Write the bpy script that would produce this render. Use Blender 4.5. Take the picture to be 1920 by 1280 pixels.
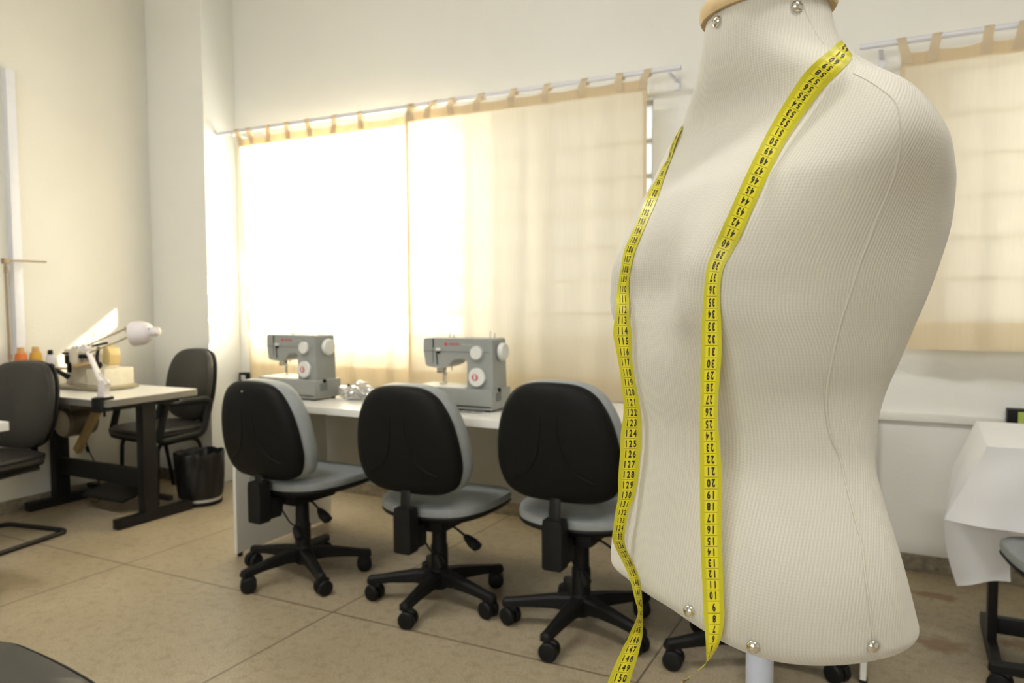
import bpy, bmesh, math, random
from math import pi, sin, cos, radians, sqrt, atan2
from mathutils import Vector, Matrix, Euler

for o in list(bpy.data.objects):
    bpy.data.objects.remove(o)
SC = bpy.context.scene
COL = SC.collection
V = Vector

# ------------------------------------------------------------------ camera
cam_d = bpy.data.cameras.new('camera')
cam = bpy.data.objects.new('camera', cam_d)
COL.objects.link(cam)
cam_d.sensor_fit = 'HORIZONTAL'
cam_d.sensor_width = 36.0
cam_d.lens = 36.0 * 1438.24 / 1920.0
cam_d.clip_start = 0.05
YAW, PITCH, ROLL = radians(-27.26), radians(-3.121), radians(-0.303)
_f = V((sin(YAW) * cos(PITCH), cos(YAW) * cos(PITCH), sin(PITCH)))
_r = V((cos(YAW), -sin(YAW), 0))
_u = _r.cross(_f)
_r2 = cos(ROLL) * _r + sin(ROLL) * _u
_u2 = -sin(ROLL) * _r + cos(ROLL) * _u
CAM = V((0, 0, 1.2))
cam.matrix_world = Matrix(((_r2.x, _u2.x, -_f.x, CAM.x), (_r2.y, _u2.y, -_f.y, CAM.y),
                           (_r2.z, _u2.z, -_f.z, CAM.z), (0, 0, 0, 1)))
cam_d.dof.use_dof = True
cam_d.dof.focus_distance = 0.72
cam_d.dof.aperture_fstop = 10.5
SC.camera = cam

# ------------------------------------------------------------------ look
SC.view_settings.view_transform = 'Standard'
SC.view_settings.look = 'None'
SC.view_settings.gamma = 1.0
SC.view_settings.use_curve_mapping = False
SC.view_settings.exposure = 0.0
SC.cycles.use_denoising = True
SC.cycles.max_bounces = 10
SC.cycles.diffuse_bounces = 6
SC.cycles.transmission_bounces = 6
SC.cycles.transparent_max_bounces = 12
SC.cycles.sample_clamp_indirect = 12.0
SC.cycles.caustics_reflective = False
SC.cycles.caustics_refractive = False

# ------------------------------------------------------------------ daylight
world = bpy.data.worlds.new('sky')
SC.world = world
world.use_nodes = True
_bg = world.node_tree.nodes['Background']
_bg.inputs['Color'].default_value = (0.93, 0.97, 1.0, 1)
_bg.inputs['Strength'].default_value = 1.5

sun_d = bpy.data.lights.new('sun', 'SUN')
sun_d.energy = 125.0
sun_d.angle = radians(0.9)
sun_d.color = (1.0, 0.93, 0.80)
sun = bpy.data.objects.new('sun', sun_d)
COL.objects.link(sun)
sun.rotation_euler = V((-1.0, -0.5, -0.37)).to_track_quat('-Z', 'Y').to_euler()
sun.location = (6, 8, 5)


def area_light(name, loc, aim, sx, sy, power, color):
    d = bpy.data.lights.new(name, 'AREA')
    d.shape = 'RECTANGLE'
    d.size, d.size_y, d.energy, d.color = sx, sy, power, color
    o = bpy.data.objects.new(name, d)
    COL.objects.link(o)
    o.location = loc
    o.rotation_euler = (V(aim) - V(loc)).to_track_quat('-Z', 'Y').to_euler()
    return o


# fluorescent ceiling lamps of the classroom and the daylight from the windows behind the camera
area_light('ceiling_tube', (1.0, 0.4, 3.6), (1.0, 0.4, 0), 1.3, 0.25, 52.0, (1.0, 0.985, 0.96))
area_light('ceiling_tube', (-2.2, 0.8, 3.6), (-2.2, 0.8, 0), 1.3, 0.25, 60.0, (1.0, 0.985, 0.96))
area_light('rear_window_light', (-0.6, -3.3, 2.1), (-0.1, 1.0, 1.3), 2.6, 1.4, 90.0, (0.97, 0.985, 1.0))

# ------------------------------------------------------------------ materials
MATS = {}


def mat(name, color, rough=0.5, metal=0.0, var=0.05, scale=30.0, bump=0.0, bscale=200.0, coat=0.0, spec=0.5, sheen=0.0):
    if name in MATS:
        return MATS[name]
    m = bpy.data.materials.new(name)
    m.use_nodes = True
    nt = m.node_tree
    p = nt.nodes['Principled BSDF']
    p.inputs['Roughness'].default_value = rough
    p.inputs['Metallic'].default_value = metal
    p.inputs['Specular IOR Level'].default_value = spec
    p.inputs['Coat Weight'].default_value = coat
    p.inputs['Sheen Weight'].default_value = sheen
    tc = nt.nodes.new('ShaderNodeTexCoord')
    n = nt.nodes.new('ShaderNodeTexNoise')
    n.inputs['Scale'].default_value = scale
    n.inputs['Detail'].default_value = 4
    nt.links.new(tc.outputs['Object'], n.inputs['Vector'])
    r = nt.nodes.new('ShaderNodeValToRGB')
    c = V(color[:3])
    a, b = c * (1 - var), c * (1 + var)
    r.color_ramp.elements[0].position = 0.3
    r.color_ramp.elements[1].position = 0.7
    r.color_ramp.elements[0].color = (*a, 1)
    r.color_ramp.elements[1].color = (min(b.x, 1), min(b.y, 1), min(b.z, 1), 1)
    nt.links.new(n.outputs['Fac'], r.inputs['Fac'])
    nt.links.new(r.outputs['Color'], p.inputs['Base Color'])
    if bump > 0:
        n2 = nt.nodes.new('ShaderNodeTexNoise')
        n2.inputs['Scale'].default_value = bscale
        n2.inputs['Detail'].default_value = 3
        nt.links.new(tc.outputs['Object'], n2.inputs['Vector'])
        bp = nt.nodes.new('ShaderNodeBump')
        bp.inputs['Strength'].default_value = bump
        bp.inputs['Distance'].default_value = 0.01
        nt.links.new(n2.outputs['Fac'], bp.inputs['Height'])
        nt.links.new(bp.outputs['Normal'], p.inputs['Normal'])
    MATS[name] = m
    return m


def nodes_of(name):
    m = bpy.data.materials.new(name)
    m.use_nodes = True
    nt = m.node_tree
    nt.nodes.clear()
    out = nt.nodes.new('ShaderNodeOutputMaterial')
    MATS[name] = m
    return m, nt, out


def floor_material():
    m, nt, out = nodes_of('granilite_floor')
    N, L = nt.nodes.new, nt.links.new
    p = N('ShaderNodeBsdfPrincipled')
    tc = N('ShaderNodeTexCoord')
    n1 = N('ShaderNodeTexNoise'); n1.inputs['Scale'].default_value = 150; n1.inputs['Detail'].default_value = 5
    n2 = N('ShaderNodeTexNoise'); n2.inputs['Scale'].default_value = 2.2; n2.inputs['Detail'].default_value = 5
    n3 = N('ShaderNodeTexNoise'); n3.inputs['Scale'].default_value = 26; n3.inputs['Detail'].default_value = 6
    for n in (n1, n2, n3):
        L(tc.outputs['Object'], n.inputs['Vector'])
    r1 = N('ShaderNodeValToRGB')
    r1.color_ramp.elements[0].position = 0.3; r1.color_ramp.elements[0].color = (0.31, 0.25, 0.165, 1)
    r1.color_ramp.elements[1].position = 0.66; r1.color_ramp.elements[1].color = (0.455, 0.388, 0.268, 1)
    L(n1.outputs['Fac'], r1.inputs['Fac'])
    r2 = N('ShaderNodeValToRGB')
    r2.color_ramp.elements[0].position = 0.3; r2.color_ramp.elements[0].color = (0.80, 0.78, 0.74, 1)
    r2.color_ramp.elements[1].position = 0.7; r2.color_ramp.elements[1].color = (1, 1, 1, 1)
    L(n2.outputs['Fac'], r2.inputs['Fac'])
    r3 = N('ShaderNodeValToRGB')
    r3.color_ramp.elements[0].position = 0.36; r3.color_ramp.elements[0].color = (0.86, 0.85, 0.82, 1)
    r3.color_ramp.elements[1].position = 0.5; r3.color_ramp.elements[1].color = (1, 1, 1, 1)
    L(n3.outputs['Fac'], r3.inputs['Fac'])
    def mul(a, b):
        x = N('ShaderNodeMix'); x.data_type = 'RGBA'; x.blend_type = 'MULTIPLY'
        x.inputs[0].default_value = 1
        L(a, x.inputs[6]); L(b, x.inputs[7])
        return x.outputs[2]
    col = mul(mul(r1.outputs['Color'], r2.outputs['Color']), r3.outputs['Color'])
    # joints between the cast slabs
    sp = N('ShaderNodeSeparateXYZ'); L(tc.outputs['Object'], sp.inputs[0])
    def joint(sock, off, pitch, w):
        a = N('ShaderNodeMath'); a.operation = 'SUBTRACT'; L(sock, a.inputs[0]); a.inputs[1].default_value = off - pitch / 2
        b = N('ShaderNodeMath'); b.operation = 'FLOORED_MODULO'; L(a.outputs[0], b.inputs[0]); b.inputs[1].default_value = pitch
        c = N('ShaderNodeMath'); c.operation = 'COMPARE'; L(b.outputs[0], c.inputs[0]); c.inputs[1].default_value = pitch / 2; c.inputs[2].default_value = w
        return c.outputs[0]
    jx = joint(sp.outputs[0], -1.947, 1.217, 0.0032)
    jy = joint(sp.outputs[1], 2.257, 1.62, 0.0036)
    mx = N('ShaderNodeMath'); mx.operation = 'MAXIMUM'; L(jx, mx.inputs[0]); L(jy, mx.inputs[1])
    # rust stains left by chair feet
    fac = None
    for (x, y, rx, ry) in ((0.13, 2.98, 0.09, 0.075), (0.12, 3.47, 0.10, 0.05), (0.40, 3.1, 0.1, 0.06)):
        q = N('ShaderNodeMapping'); q.inputs['Location'].default_value = (-x / rx, -y / ry, 0); q.inputs['Scale'].default_value = (1 / rx, 1 / ry, 0)
        L(tc.outputs['Object'], q.inputs['Vector'])
        ln = N('ShaderNodeVectorMath'); ln.operation = 'LENGTH'; L(q.outputs[0], ln.inputs[0])
        ad = N('ShaderNodeMath'); ad.operation = 'MULTIPLY_ADD'; L(n3.outputs['Fac'], ad.inputs[0]); ad.inputs[1].default_value = 1.1; L(ln.outputs['Value'], ad.inputs[2])
        mr = N('ShaderNodeMapRange'); L(ad.outputs[0], mr.inputs[0])
        mr.inputs[1].default_value = 1.55; mr.inputs[2].default_value = 1.1; mr.inputs[3].default_value = 0; mr.inputs[4].default_value = 0.6
        if fac is None:
            fac = mr.outputs[0]
        else:
            k = N('ShaderNodeMath'); k.operation = 'MAXIMUM'; L(fac, k.inputs[0]); L(mr.outputs[0], k.inputs[1]); fac = k.outputs[0]
    st = N('ShaderNodeMix'); st.data_type = 'RGBA'; L(fac, st.inputs[0]); L(col, st.inputs[6]); st.inputs[7].default_value = (0.19, 0.085, 0.025, 1)
    jm = N('ShaderNodeMix'); jm.data_type = 'RGBA'; L(mx.outputs[0], jm.inputs[0]); L(st.outputs[2], jm.inputs[6]); jm.inputs[7].default_value = (0.10, 0.075, 0.045, 1)
    L(jm.outputs[2], p.inputs['Base Color'])
    p.inputs['Roughness'].default_value = 0.42
    p.inputs['Specular IOR Level'].default_value = 0.35
    L(p.outputs[0], out.inputs[0])
    return m


def wall_material(name, color):
    m = mat(name, color, rough=0.62, var=0.025, scale=1.6, bump=0.12, bscale=55, spec=0.35)
    return m


def curtain_material():
    m, nt, out = nodes_of('sheer_curtain')
    N, L = nt.nodes.new, nt.links.new
    tc = N('ShaderNodeTexCoord')
    mp = N('ShaderNodeMapping'); mp.inputs['Scale'].default_value = (60, 60, 4)
    L(tc.outputs['Object'], mp.inputs['Vector'])
    n = N('ShaderNodeTexNoise'); n.inputs['Scale'].default_value = 1.5; n.inputs['Detail'].default_value = 3
    L(mp.outputs[0], n.inputs['Vector'])
    r = N('ShaderNodeValToRGB')
    r.color_ramp.elements[0].color = (0.82, 0.73, 0.56, 1)
    r.color_ramp.elements[1].color = (0.93, 0.85, 0.69, 1)
    L(n.outputs['Fac'], r.inputs['Fac'])
    d = N('ShaderNodeBsdfDiffuse'); d.inputs['Color'].default_value = (0.80, 0.71, 0.55, 1)
    t = N('ShaderNodeBsdfTranslucent'); L(r.outputs['Color'], t.inputs['Color'])
    mx = N('ShaderNodeMixShader'); mx.inputs[0].default_value = 0.58
    L(d.outputs[0], mx.inputs[1]); L(t.outputs[0], mx.inputs[2])
    tr = N('ShaderNodeBsdfTransparent'); tr.inputs['Color'].default_value = (1.0, 0.95, 0.85, 1)
    m2 = N('ShaderNodeMixShader'); m2.inputs[0].default_value = 0.06
    L(mx.outputs[0], m2.inputs[1]); L(tr.outputs[0], m2.inputs[2])
    L(m2.outputs[0], out.inputs[0])
    return m


def pane_material(name, frosted):
    m, nt, out = nodes_of(name)
    N, L = nt.nodes.new, nt.links.new
    g = N('ShaderNodeBsdfGlossy'); g.inputs['Roughness'].default_value = 0.08
    if frosted:
        n = N('ShaderNodeTexNoise'); n.inputs['Scale'].default_value = 40
        r = N('ShaderNodeValToRGB')
        r.color_ramp.elements[0].color = (0.86, 0.88, 0.86, 1)
        r.color_ramp.elements[1].color = (0.95, 0.96, 0.95, 1)
        L(n.outputs['Fac'], r.inputs['Fac'])
        t = N('ShaderNodeBsdfTranslucent'); L(r.outputs['Color'], t.inputs['Color'])
        k = 0.06
    else:
        t = N('ShaderNodeBsdfTransparent'); t.inputs['Color'].default_value = (0.93, 0.95, 0.94, 1)
        k = 0.05
    mx = N('ShaderNodeMixShader'); mx.inputs[0].default_value = k
    L(t.outputs[0], mx.inputs[1]); L(g.outputs[0], mx.inputs[2])
    L(mx.outputs[0], out.inputs[0])
    return m


def knit_material():
    """Cream ribbed jersey: fine ribs across u (metres of girth from the centre front)."""
    m, nt, out = nodes_of('cream_rib_knit')
    N, L = nt.nodes.new, nt.links.new
    p = N('ShaderNodeBsdfPrincipled')
    uv = N('ShaderNodeUVMap'); uv.uv_map = 'girth'
    sp = N('ShaderNodeSeparateXYZ'); L(uv.outputs[0], sp.inputs[0])
    a = N('ShaderNodeMath'); a.operation = 'MULTIPLY'; L(sp.outputs[0], a.inputs[0]); a.inputs[1].default_value = 2 * pi / 0.0030
    s = N('ShaderNodeMath'); s.operation = 'SINE'; L(a.outputs[0], s.inputs[0])
    b = N('ShaderNodeMath'); b.operation = 'MULTIPLY'; L(sp.outputs[1], b.inputs[0]); b.inputs[1].default_value = 2 * pi / 0.0026
    s2 = N('ShaderNodeMath'); s2.operation = 'SINE'; L(b.outputs[0], s2.inputs[0])
    h = N('ShaderNodeMath'); h.operation = 'MULTIPLY_ADD'; L(s2.outputs[0], h.inputs[0]); h.inputs[1].default_value = 0.25; L(s.outputs[0], h.inputs[2])
    tc = N('ShaderNodeTexCoord')
    n = N('ShaderNodeTexNoise'); n.inputs['Scale'].default_value = 420; n.inputs['Detail'].default_value = 3
    L(tc.outputs['Object'], n.inputs['Vector'])
    h2 = N('ShaderNodeMath'); h2.operation = 'MULTIPLY_ADD'; L(n.outputs['Fac'], h2.inputs[0]); h2.inputs[1].default_value = 1.2; L(h.outputs[0], h2.inputs[2])
    mr = N('ShaderNodeMapRange'); L(h2.outputs[0], mr.inputs[0])
    mr.inputs[1].default_value = -0.9; mr.inputs[2].default_value = 1.5
    r = N('ShaderNodeValToRGB')
    r.color_ramp.elements[0].color = (0.475, 0.45, 0.375, 1)
    r.color_ramp.elements[1].color = (0.545, 0.52, 0.442, 1)
    L(mr.outputs[0], r.inputs['Fac'])
    L(r.outputs['Color'], p.inputs['Base Color'])
    bp = N('ShaderNodeBump'); bp.inputs['Strength'].default_value = 0.28; bp.inputs['Distance'].default_value = 0.0005
    L(h2.outputs[0], bp.inputs['Height']); L(bp.outputs[0], p.inputs['Normal'])
    p.inputs['Roughness'].default_value = 0.9
    p.inputs['Sheen Weight'].default_value = 0.25
    p.inputs['Specular IOR Level'].default_value = 0.2
    L(p.outputs[0], out.inputs[0])
    return m


def tape_material():
    """Yellow fibreglass tape; uv: x = centimetres along, y = 0..1 across."""
    m, nt, out = nodes_of('yellow_tape')
    N, L = nt.nodes.new, nt.links.new
    p = N('ShaderNodeBsdfPrincipled')
    uv = N('ShaderNodeUVMap'); uv.uv_map = 'tape'
    sp = N('ShaderNodeSeparateXYZ'); L(uv.outputs[0], sp.inputs[0])
    def math(op, a, b=None, c=None):
        x = N('ShaderNodeMath'); x.operation = op
        for i, q in enumerate((a, b, c)):
            if q is None: continue
            if isinstance(q, (int, float)): x.inputs[i].default_value = q
            else: L(q, x.inputs[i])
        return x.outputs[0]
    u, v = sp.outputs[0], sp.outputs[1]
    cm = math('COMPARE', math('FLOORED_MODULO', u, 1.0), 0.5, 0.035)
    mm = math('COMPARE', math('FLOORED_MODULO', math('ADD', math('MULTIPLY', u, 10.0), 0.5), 1.0), 0.5, 0.14)
    inner = math('COMPARE', v, 0.5, 0.30)
    tick = math('MULTIPLY', mm, math('MAXIMUM', math('COMPARE', v, 0.225, 0.035), math('COMPARE', v, 0.775, 0.035)))
    line = math('MAXIMUM', math('MULTIPLY', cm, inner), math('MULTIPLY', tick, 0.55))
    c1 = N('ShaderNodeMix'); c1.data_type = 'RGBA'; L(inner, c1.inputs[0])
    c1.inputs[6].default_value = (0.50, 0.47, 0.02, 1); c1.inputs[7].default_value = (0.74, 0.66, 0.025, 1)
    c2 = N('ShaderNodeMix'); c2.data_type = 'RGBA'; L(math('MULTIPLY', line, 0.8), c2.inputs[0])
    L(c1.outputs[2], c2.inputs[6]); c2.inputs[7].default_value = (0.12, 0.10, 0.01, 1)
    L(c2.outputs[2], p.inputs['Base Color'])
    p.inputs['Roughness'].default_value = 0.38
    p.inputs['Specular IOR Level'].default_value = 0.5
    tr = N('ShaderNodeBsdfTranslucent'); tr.inputs['Color'].default_value = (0.72, 0.62, 0.03, 1)
    mx = N('ShaderNodeMixShader'); mx.inputs[0].default_value = 0.18
    L(p.outputs[0], mx.inputs[1]); L(tr.outputs[0], mx.inputs[2])
    L(mx.outputs[0], out.inputs[0])
    return m


def clear_plastic_material():
    m, nt, out = nodes_of('crinkled_clear_plastic')
    N, L = nt.nodes.new, nt.links.new
    g = N('ShaderNodeBsdfGlossy'); g.inputs['Roughness'].default_value = 0.12; g.inputs['Color'].default_value = (0.9, 0.9, 0.9, 1)
    t = N('ShaderNodeBsdfTransparent'); t.inputs['Color'].default_value = (0.9, 0.9, 0.89, 1)
    d = N('ShaderNodeBsdfDiffuse'); d.inputs['Color'].default_value = (0.72, 0.72, 0.70, 1)
    mx = N('ShaderNodeMixShader'); mx.inputs[0].default_value = 0.55
    L(t.outputs[0], mx.inputs[1]); L(g.outputs[0], mx.inputs[2])
    m2 = N('ShaderNodeMixShader'); m2.inputs[0].default_value = 0.15
    L(mx.outputs[0], m2.inputs[1]); L(d.outputs[0], m2.inputs[2])
    L(m2.outputs[0], out.inputs[0])
    return m


M_FLOOR = floor_material()
M_WALL = wall_material('cream_wall_paint', (0.71, 0.695, 0.63))
M_WALLB = wall_material('pale_wall_paint', (0.775, 0.775, 0.735))
M_CEIL = mat('ceiling_white', (0.75, 0.73, 0.66), rough=0.8, var=0.02)
M_BASE = mat('skirting_stone', (0.25, 0.215, 0.155), rough=0.5, var=0.35, scale=40, bump=0.1)
M_CURT = curtain_material()
M_HEM = bpy.data.materials.new('folded_hem_cloth')
M_HEM.use_nodes = True
_nt = M_HEM.node_tree
_nt.nodes.clear()
_o, _d, _t, _m = (_nt.nodes.new(k) for k in ('ShaderNodeOutputMaterial', 'ShaderNodeBsdfDiffuse', 'ShaderNodeBsdfTranslucent', 'ShaderNodeMixShader'))
_n = _nt.nodes.new('ShaderNodeTexNoise'); _n.inputs['Scale'].default_value = 90
_c = _nt.nodes.new('ShaderNodeValToRGB')
_c.color_ramp.elements[0].color = (0.66, 0.50, 0.28, 1); _c.color_ramp.elements[1].color = (0.74, 0.58, 0.35, 1)
_nt.links.new(_n.outputs['Fac'], _c.inputs['Fac']); _nt.links.new(_c.outputs['Color'], _t.inputs['Color'])
_d.inputs['Color'].default_value = (0.76, 0.67, 0.50, 1)
_m.inputs[0].default_value = 0.38
_nt.links.new(_d.outputs[0], _m.inputs[1]); _nt.links.new(_t.outputs[0], _m.inputs[2]); _nt.links.new(_m.outputs[0], _o.inputs[0])
M_ROD = mat('white_rod', (0.70, 0.71, 0.76), rough=0.35, var=0.02)
M_FRAME = mat('window_steel', (0.55, 0.55, 0.52), rough=0.5)
M_FROST = pane_material('frosted_pane', True)
M_CLEAR = pane_material('clear_pane', False)
M_LAM = mat('white_laminate', (0.73, 0.72, 0.67), rough=0.32, var=0.02, scale=6)
M_LAM2 = mat('white_laminate_side', (0.70, 0.69, 0.64), rough=0.4, var=0.02, scale=6)
M_BLACKP = mat('black_plastic', (0.007, 0.007, 0.0065), rough=0.5, var=0.15, bump=0.08, bscale=500, spec=0.22)
M_BLACKS = mat('black_shell', (0.0055, 0.0054, 0.0048), rough=0.55, var=0.1, bump=0.12, bscale=420, spec=0.16)
M_GREYV = mat('grey_vinyl', (0.27, 0.29, 0.29), rough=0.5, var=0.05, bump=0.06, bscale=260, spec=0.4)
M_BLACKV = mat('black_vinyl', (0.020, 0.019, 0.016), rough=0.42, var=0.12, bump=0.12, bscale=320, spec=0.45)
M_BLACKM = mat('black_painted_steel', (0.008, 0.0075, 0.0065), rough=0.42, var=0.1, spec=0.3)
M_MGREY = mat('machine_grey', (0.275, 0.285, 0.265), rough=0.4, var=0.02)
M_MWHITE = mat('machine_white', (0.66, 0.66, 0.62), rough=0.35, var=0.02)
M_STEEL = mat('steel', (0.55, 0.54, 0.5), rough=0.25, metal=1.0, var=0.04)
M_CHROME = mat('chrome', (0.75, 0.73, 0.68), rough=0.12, metal=1.0, var=0.03)
M_RED = mat('red_print', (0.50, 0.07, 0.085), rough=0.4)
M_PALE = mat('pale_print', (0.5, 0.5, 0.47), rough=0.4)
M_KNIT = knit_material()
M_WOOD = mat('pale_wood', (0.62, 0.46, 0.24), rough=0.5, var=0.15, scale=18, bump=0.05, bscale=60)
M_POLE = mat('pale_blue_steel', (0.50, 0.55, 0.64), rough=0.35, var=0.03)
M_SEAM = mat('cream_seam', (0.53, 0.50, 0.42), rough=0.9, var=0.02)
M_TAPE = tape_material()
M_INK = mat('black_ink', (0.015, 0.015, 0.012), rough=0.5)
M_BRASS = mat('brown_metal_tip', (0.20, 0.13, 0.05), rough=0.4, metal=0.6)
M_OVER = mat('overlock_cream', (0.62, 0.58, 0.46), rough=0.4, var=0.05)
M_LAMPW = mat('lamp_white', (0.70, 0.66, 0.66), rough=0.4, var=0.03)
M_CLOTH = mat('white_oilcloth', (0.78, 0.78, 0.79), rough=0.4, var=0.01, scale=8)
M_ORANGE = mat('orange_thread', (0.62, 0.17, 0.035), rough=0.8, bump=0.3, bscale=300)
M_YELLOW = mat('yellow_thread', (0.60, 0.36, 0.05), rough=0.8, bump=0.3, bscale=300)
M_WTHREAD = mat('white_thread', (0.74, 0.73, 0.76), rough=0.8, bump=0.3, bscale=300)
M_CONE = mat('cardboard_cone', (0.55, 0.33, 0.13), rough=0.8)
M_BAG = mat('black_bin_bag', (0.008, 0.0075, 0.007), rough=0.36, var=0.1, bump=0.4, bscale=30, spec=0.35)
M_BEIGE = mat('beige_wood', (0.42, 0.31, 0.15), rough=0.55, var=0.1)
M_BROWN = mat('brown_rod', (0.30, 0.22, 0.12), rough=0.45, var=0.1)
M_PLAS = clear_plastic_material()
M_LABEL = mat('yellow_green_label', (0.42, 0.52, 0.10), rough=0.5)
M_BLUE = mat('blue_cable', (0.15, 0.30, 0.55), rough=0.4)
M_PINK = mat('pink_thread', (0.6, 0.18, 0.2), rough=0.7)


# ------------------------------------------------------------------ mesh helpers
def BM():
    return bmesh.new()


def obj(name, bm, m, parent=None, smooth=35.0, kind=None, label=None):
    if not isinstance(bm, bmesh.types.BMesh):
        me = bm
    else:
        if smooth:
            bm.normal_update()
            for f in bm.faces:
                f.smooth = len(f.verts) < 9
            lim = radians(smooth)
            for e in bm.edges:
                if len(e.link_faces) == 2 and e.calc_face_angle(0) > lim:
                    e.smooth = False
        me = bpy.data.meshes.new(name)
        bm.to_mesh(me)
        bm.free()
    if m is not None and len(me.materials) == 0:
        me.materials.append(m)
    o = bpy.data.objects.new(name, me)
    COL.objects.link(o)
    if parent is not None:
        o.parent = parent
    if kind:
        o['kind'] = kind
    if label:
        o['label'] = label
    return o


def tag(o, label, cat, group=None):
    o['label'] = label
    o['category'] = cat
    if group:
        o['group'] = group
    return o


def thing(name, label, cat, loc=(0, 0, 0), rotz=0.0, group=None):
    o = bpy.data.objects.new(name, None)
    o.empty_display_size = 0.05
    COL.objects.link(o)
    o.location = loc
    o.rotation_euler = (0, 0, rotz)
    return tag(o, label, cat, group)


def copy_thing(root, label, loc, rotz, group=None):
    r = root.copy(); COL.objects.link(r)
    r.location = loc; r.rotation_euler = (0, 0, rotz); r['label'] = label
    if group: r['group'] = group
    for ch in list(root.children):
        c = ch.copy(); COL.objects.link(c); c.parent = r
        for g in ch.children:
            d = g.copy(); COL.objects.link(d); d.parent = c
    return r


def box(bm, c, s, bevel=0.0, rot=None, seg=2):
    n0 = set(bm.verts)
    M = Matrix.Translation(V(c))
    if rot is not None:
        M = M @ (rot.to_matrix().to_4x4() if not isinstance(rot, Matrix) else rot.to_4x4())
    g = bmesh.ops.create_cube(bm, size=1.0, matrix=M @ Matrix.Diagonal((s[0], s[1], s[2], 1)))
    if bevel > 0:
        es = set()
        for v in g['verts']:
            es.update(v.link_edges)
        bmesh.ops.bevel(bm, geom=list(es), offset=bevel, segments=seg, affect='EDGES', profile=0.7)
    return bm


def ring_frames(pts, closed=False, up=None):
    P = [V(p) for p in pts]
    n = len(P)
    T = []
    for i in range(n):
        a = P[(i - 1) % n] if (closed or i > 0) else P[i]
        b = P[(i + 1) % n] if (closed or i < n - 1) else P[i]
        t = b - a
        T.append(t.normalized() if t.length > 1e-9 else V((0, 0, 1)))
    ref = V(up) if up is not None else (V((0, 0, 1)) if abs(T[0].z) < 0.9 else V((1, 0, 0)))
    nrm = (ref - T[0] * ref.dot(T[0])).normalized()
    fr = []
    for i in range(n):
        if i > 0:
            nrm = nrm - T[i] * nrm.dot(T[i])
            nrm = nrm.normalized() if nrm.length > 1e-6 else fr[-1][1]
        fr.append((P[i], nrm, T[i].cross(nrm)))
    return fr


def tube(bm, pts, r, seg=10, closed=False, caps=True, sx=1.0, up=None):
    fr = ring_frames(pts, closed, up)
    rings = []
    for i, (p, a, b) in enumerate(fr):
        rr = r[i] if isinstance(r, (list, tuple)) else r
        rings.append([bm.verts.new(p + a * (cos(2 * pi * k / seg) * rr) + b * (sin(2 * pi * k / seg) * rr * sx)) for k in range(seg)])
    skin(bm, rings, closed, caps)
    return bm


def skin(bm, rings, closed=False, caps=True):
    n = len(rings)
    for i in range(n if closed else n - 1):
        A, B = rings[i], rings[(i + 1) % n]
        s = len(A)
        for k in range(s):
            bm.faces.new((A[k], A[(k + 1) % s], B[(k + 1) % s], B[k]))
    if caps and not closed:
        bm.faces.new(list(reversed(rings[0])))
        bm.faces.new(rings[-1])


def loft(bm, rings, caps=True):
    R = [[bm.verts.new(V(p)) for p in r] for r in rings]
    skin(bm, R, False, caps)
    return bm


def lathe(bm, prof, seg=24, M=None):
    """prof: (radius, z) from bottom to top; zero radius ends are closed."""
    M = M or Matrix.Identity(4)
    rings = []
    for (r, z) in prof:
        r = max(r, 1e-4)
        rings.append([bm.verts.new(M @ V((r * cos(2 * pi * k / seg), r * sin(2 * pi * k / seg), z))) for k in range(seg)])
    skin(bm, rings, False, True)
    return bm


def axis_matrix(loc, direction):
    return Matrix.Translation(V(loc)) @ V(direction).to_track_quat('Z', 'Y').to_matrix().to_4x4()


def cyl(bm, p0, p1, r0, r1=None, seg=16, bev=0.0):
    p0, p1 = V(p0), V(p1)
    L = (p1 - p0).length
    r1 = r0 if r1 is None else r1
    if bev > 0:
        prof = [(r0 - bev, 0), (r0, bev), (r1, L - bev), (r1 - bev, L)]
    else:
        prof = [(r0, 0), (r1, L)]
    return lathe(bm, prof, seg, axis_matrix(p0, p1 - p0))


def smooth_path(pts, sub=6, closed=False):
    P = [V(p) for p in pts]
    n = len(P)
    out = []
    for i in range(n if closed else n - 1):
        g = (lambda k: P[k % n]) if closed else (lambda k: P[min(max(k, 0), n - 1)])
        p0, p1, p2, p3 = g(i - 1), g(i), g(i + 1), g(i + 2)
        for s in range(sub):
            t = s / sub
            out.append(0.5 * ((2 * p1) + (p2 - p0) * t + (2 * p0 - 5 * p1 + 4 * p2 - p3) * t * t + (3 * p1 - p0 - 3 * p2 + p3) * t ** 3))
    if not closed:
        out.append(P[-1].copy())
    return out


def round_path(pts, r, seg=5):
    """polyline with rounded corners"""
    P = [V(p) for p in pts]
    out = [P[0]]
    for i in range(1, len(P) - 1):
        a, b, c = P[i - 1], P[i], P[i + 1]
        rr = min(r, (a - b).length * 0.45, (c - b).length * 0.45)
        s, e = b + (a - b).normalized() * rr, b + (c - b).normalized() * rr
        for k in range(seg + 1):
            t = k / seg
            out.append((1 - t) ** 2 * s + 2 * t * (1 - t) * b + t * t * e)
    out.append(P[-1])
    return out


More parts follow.
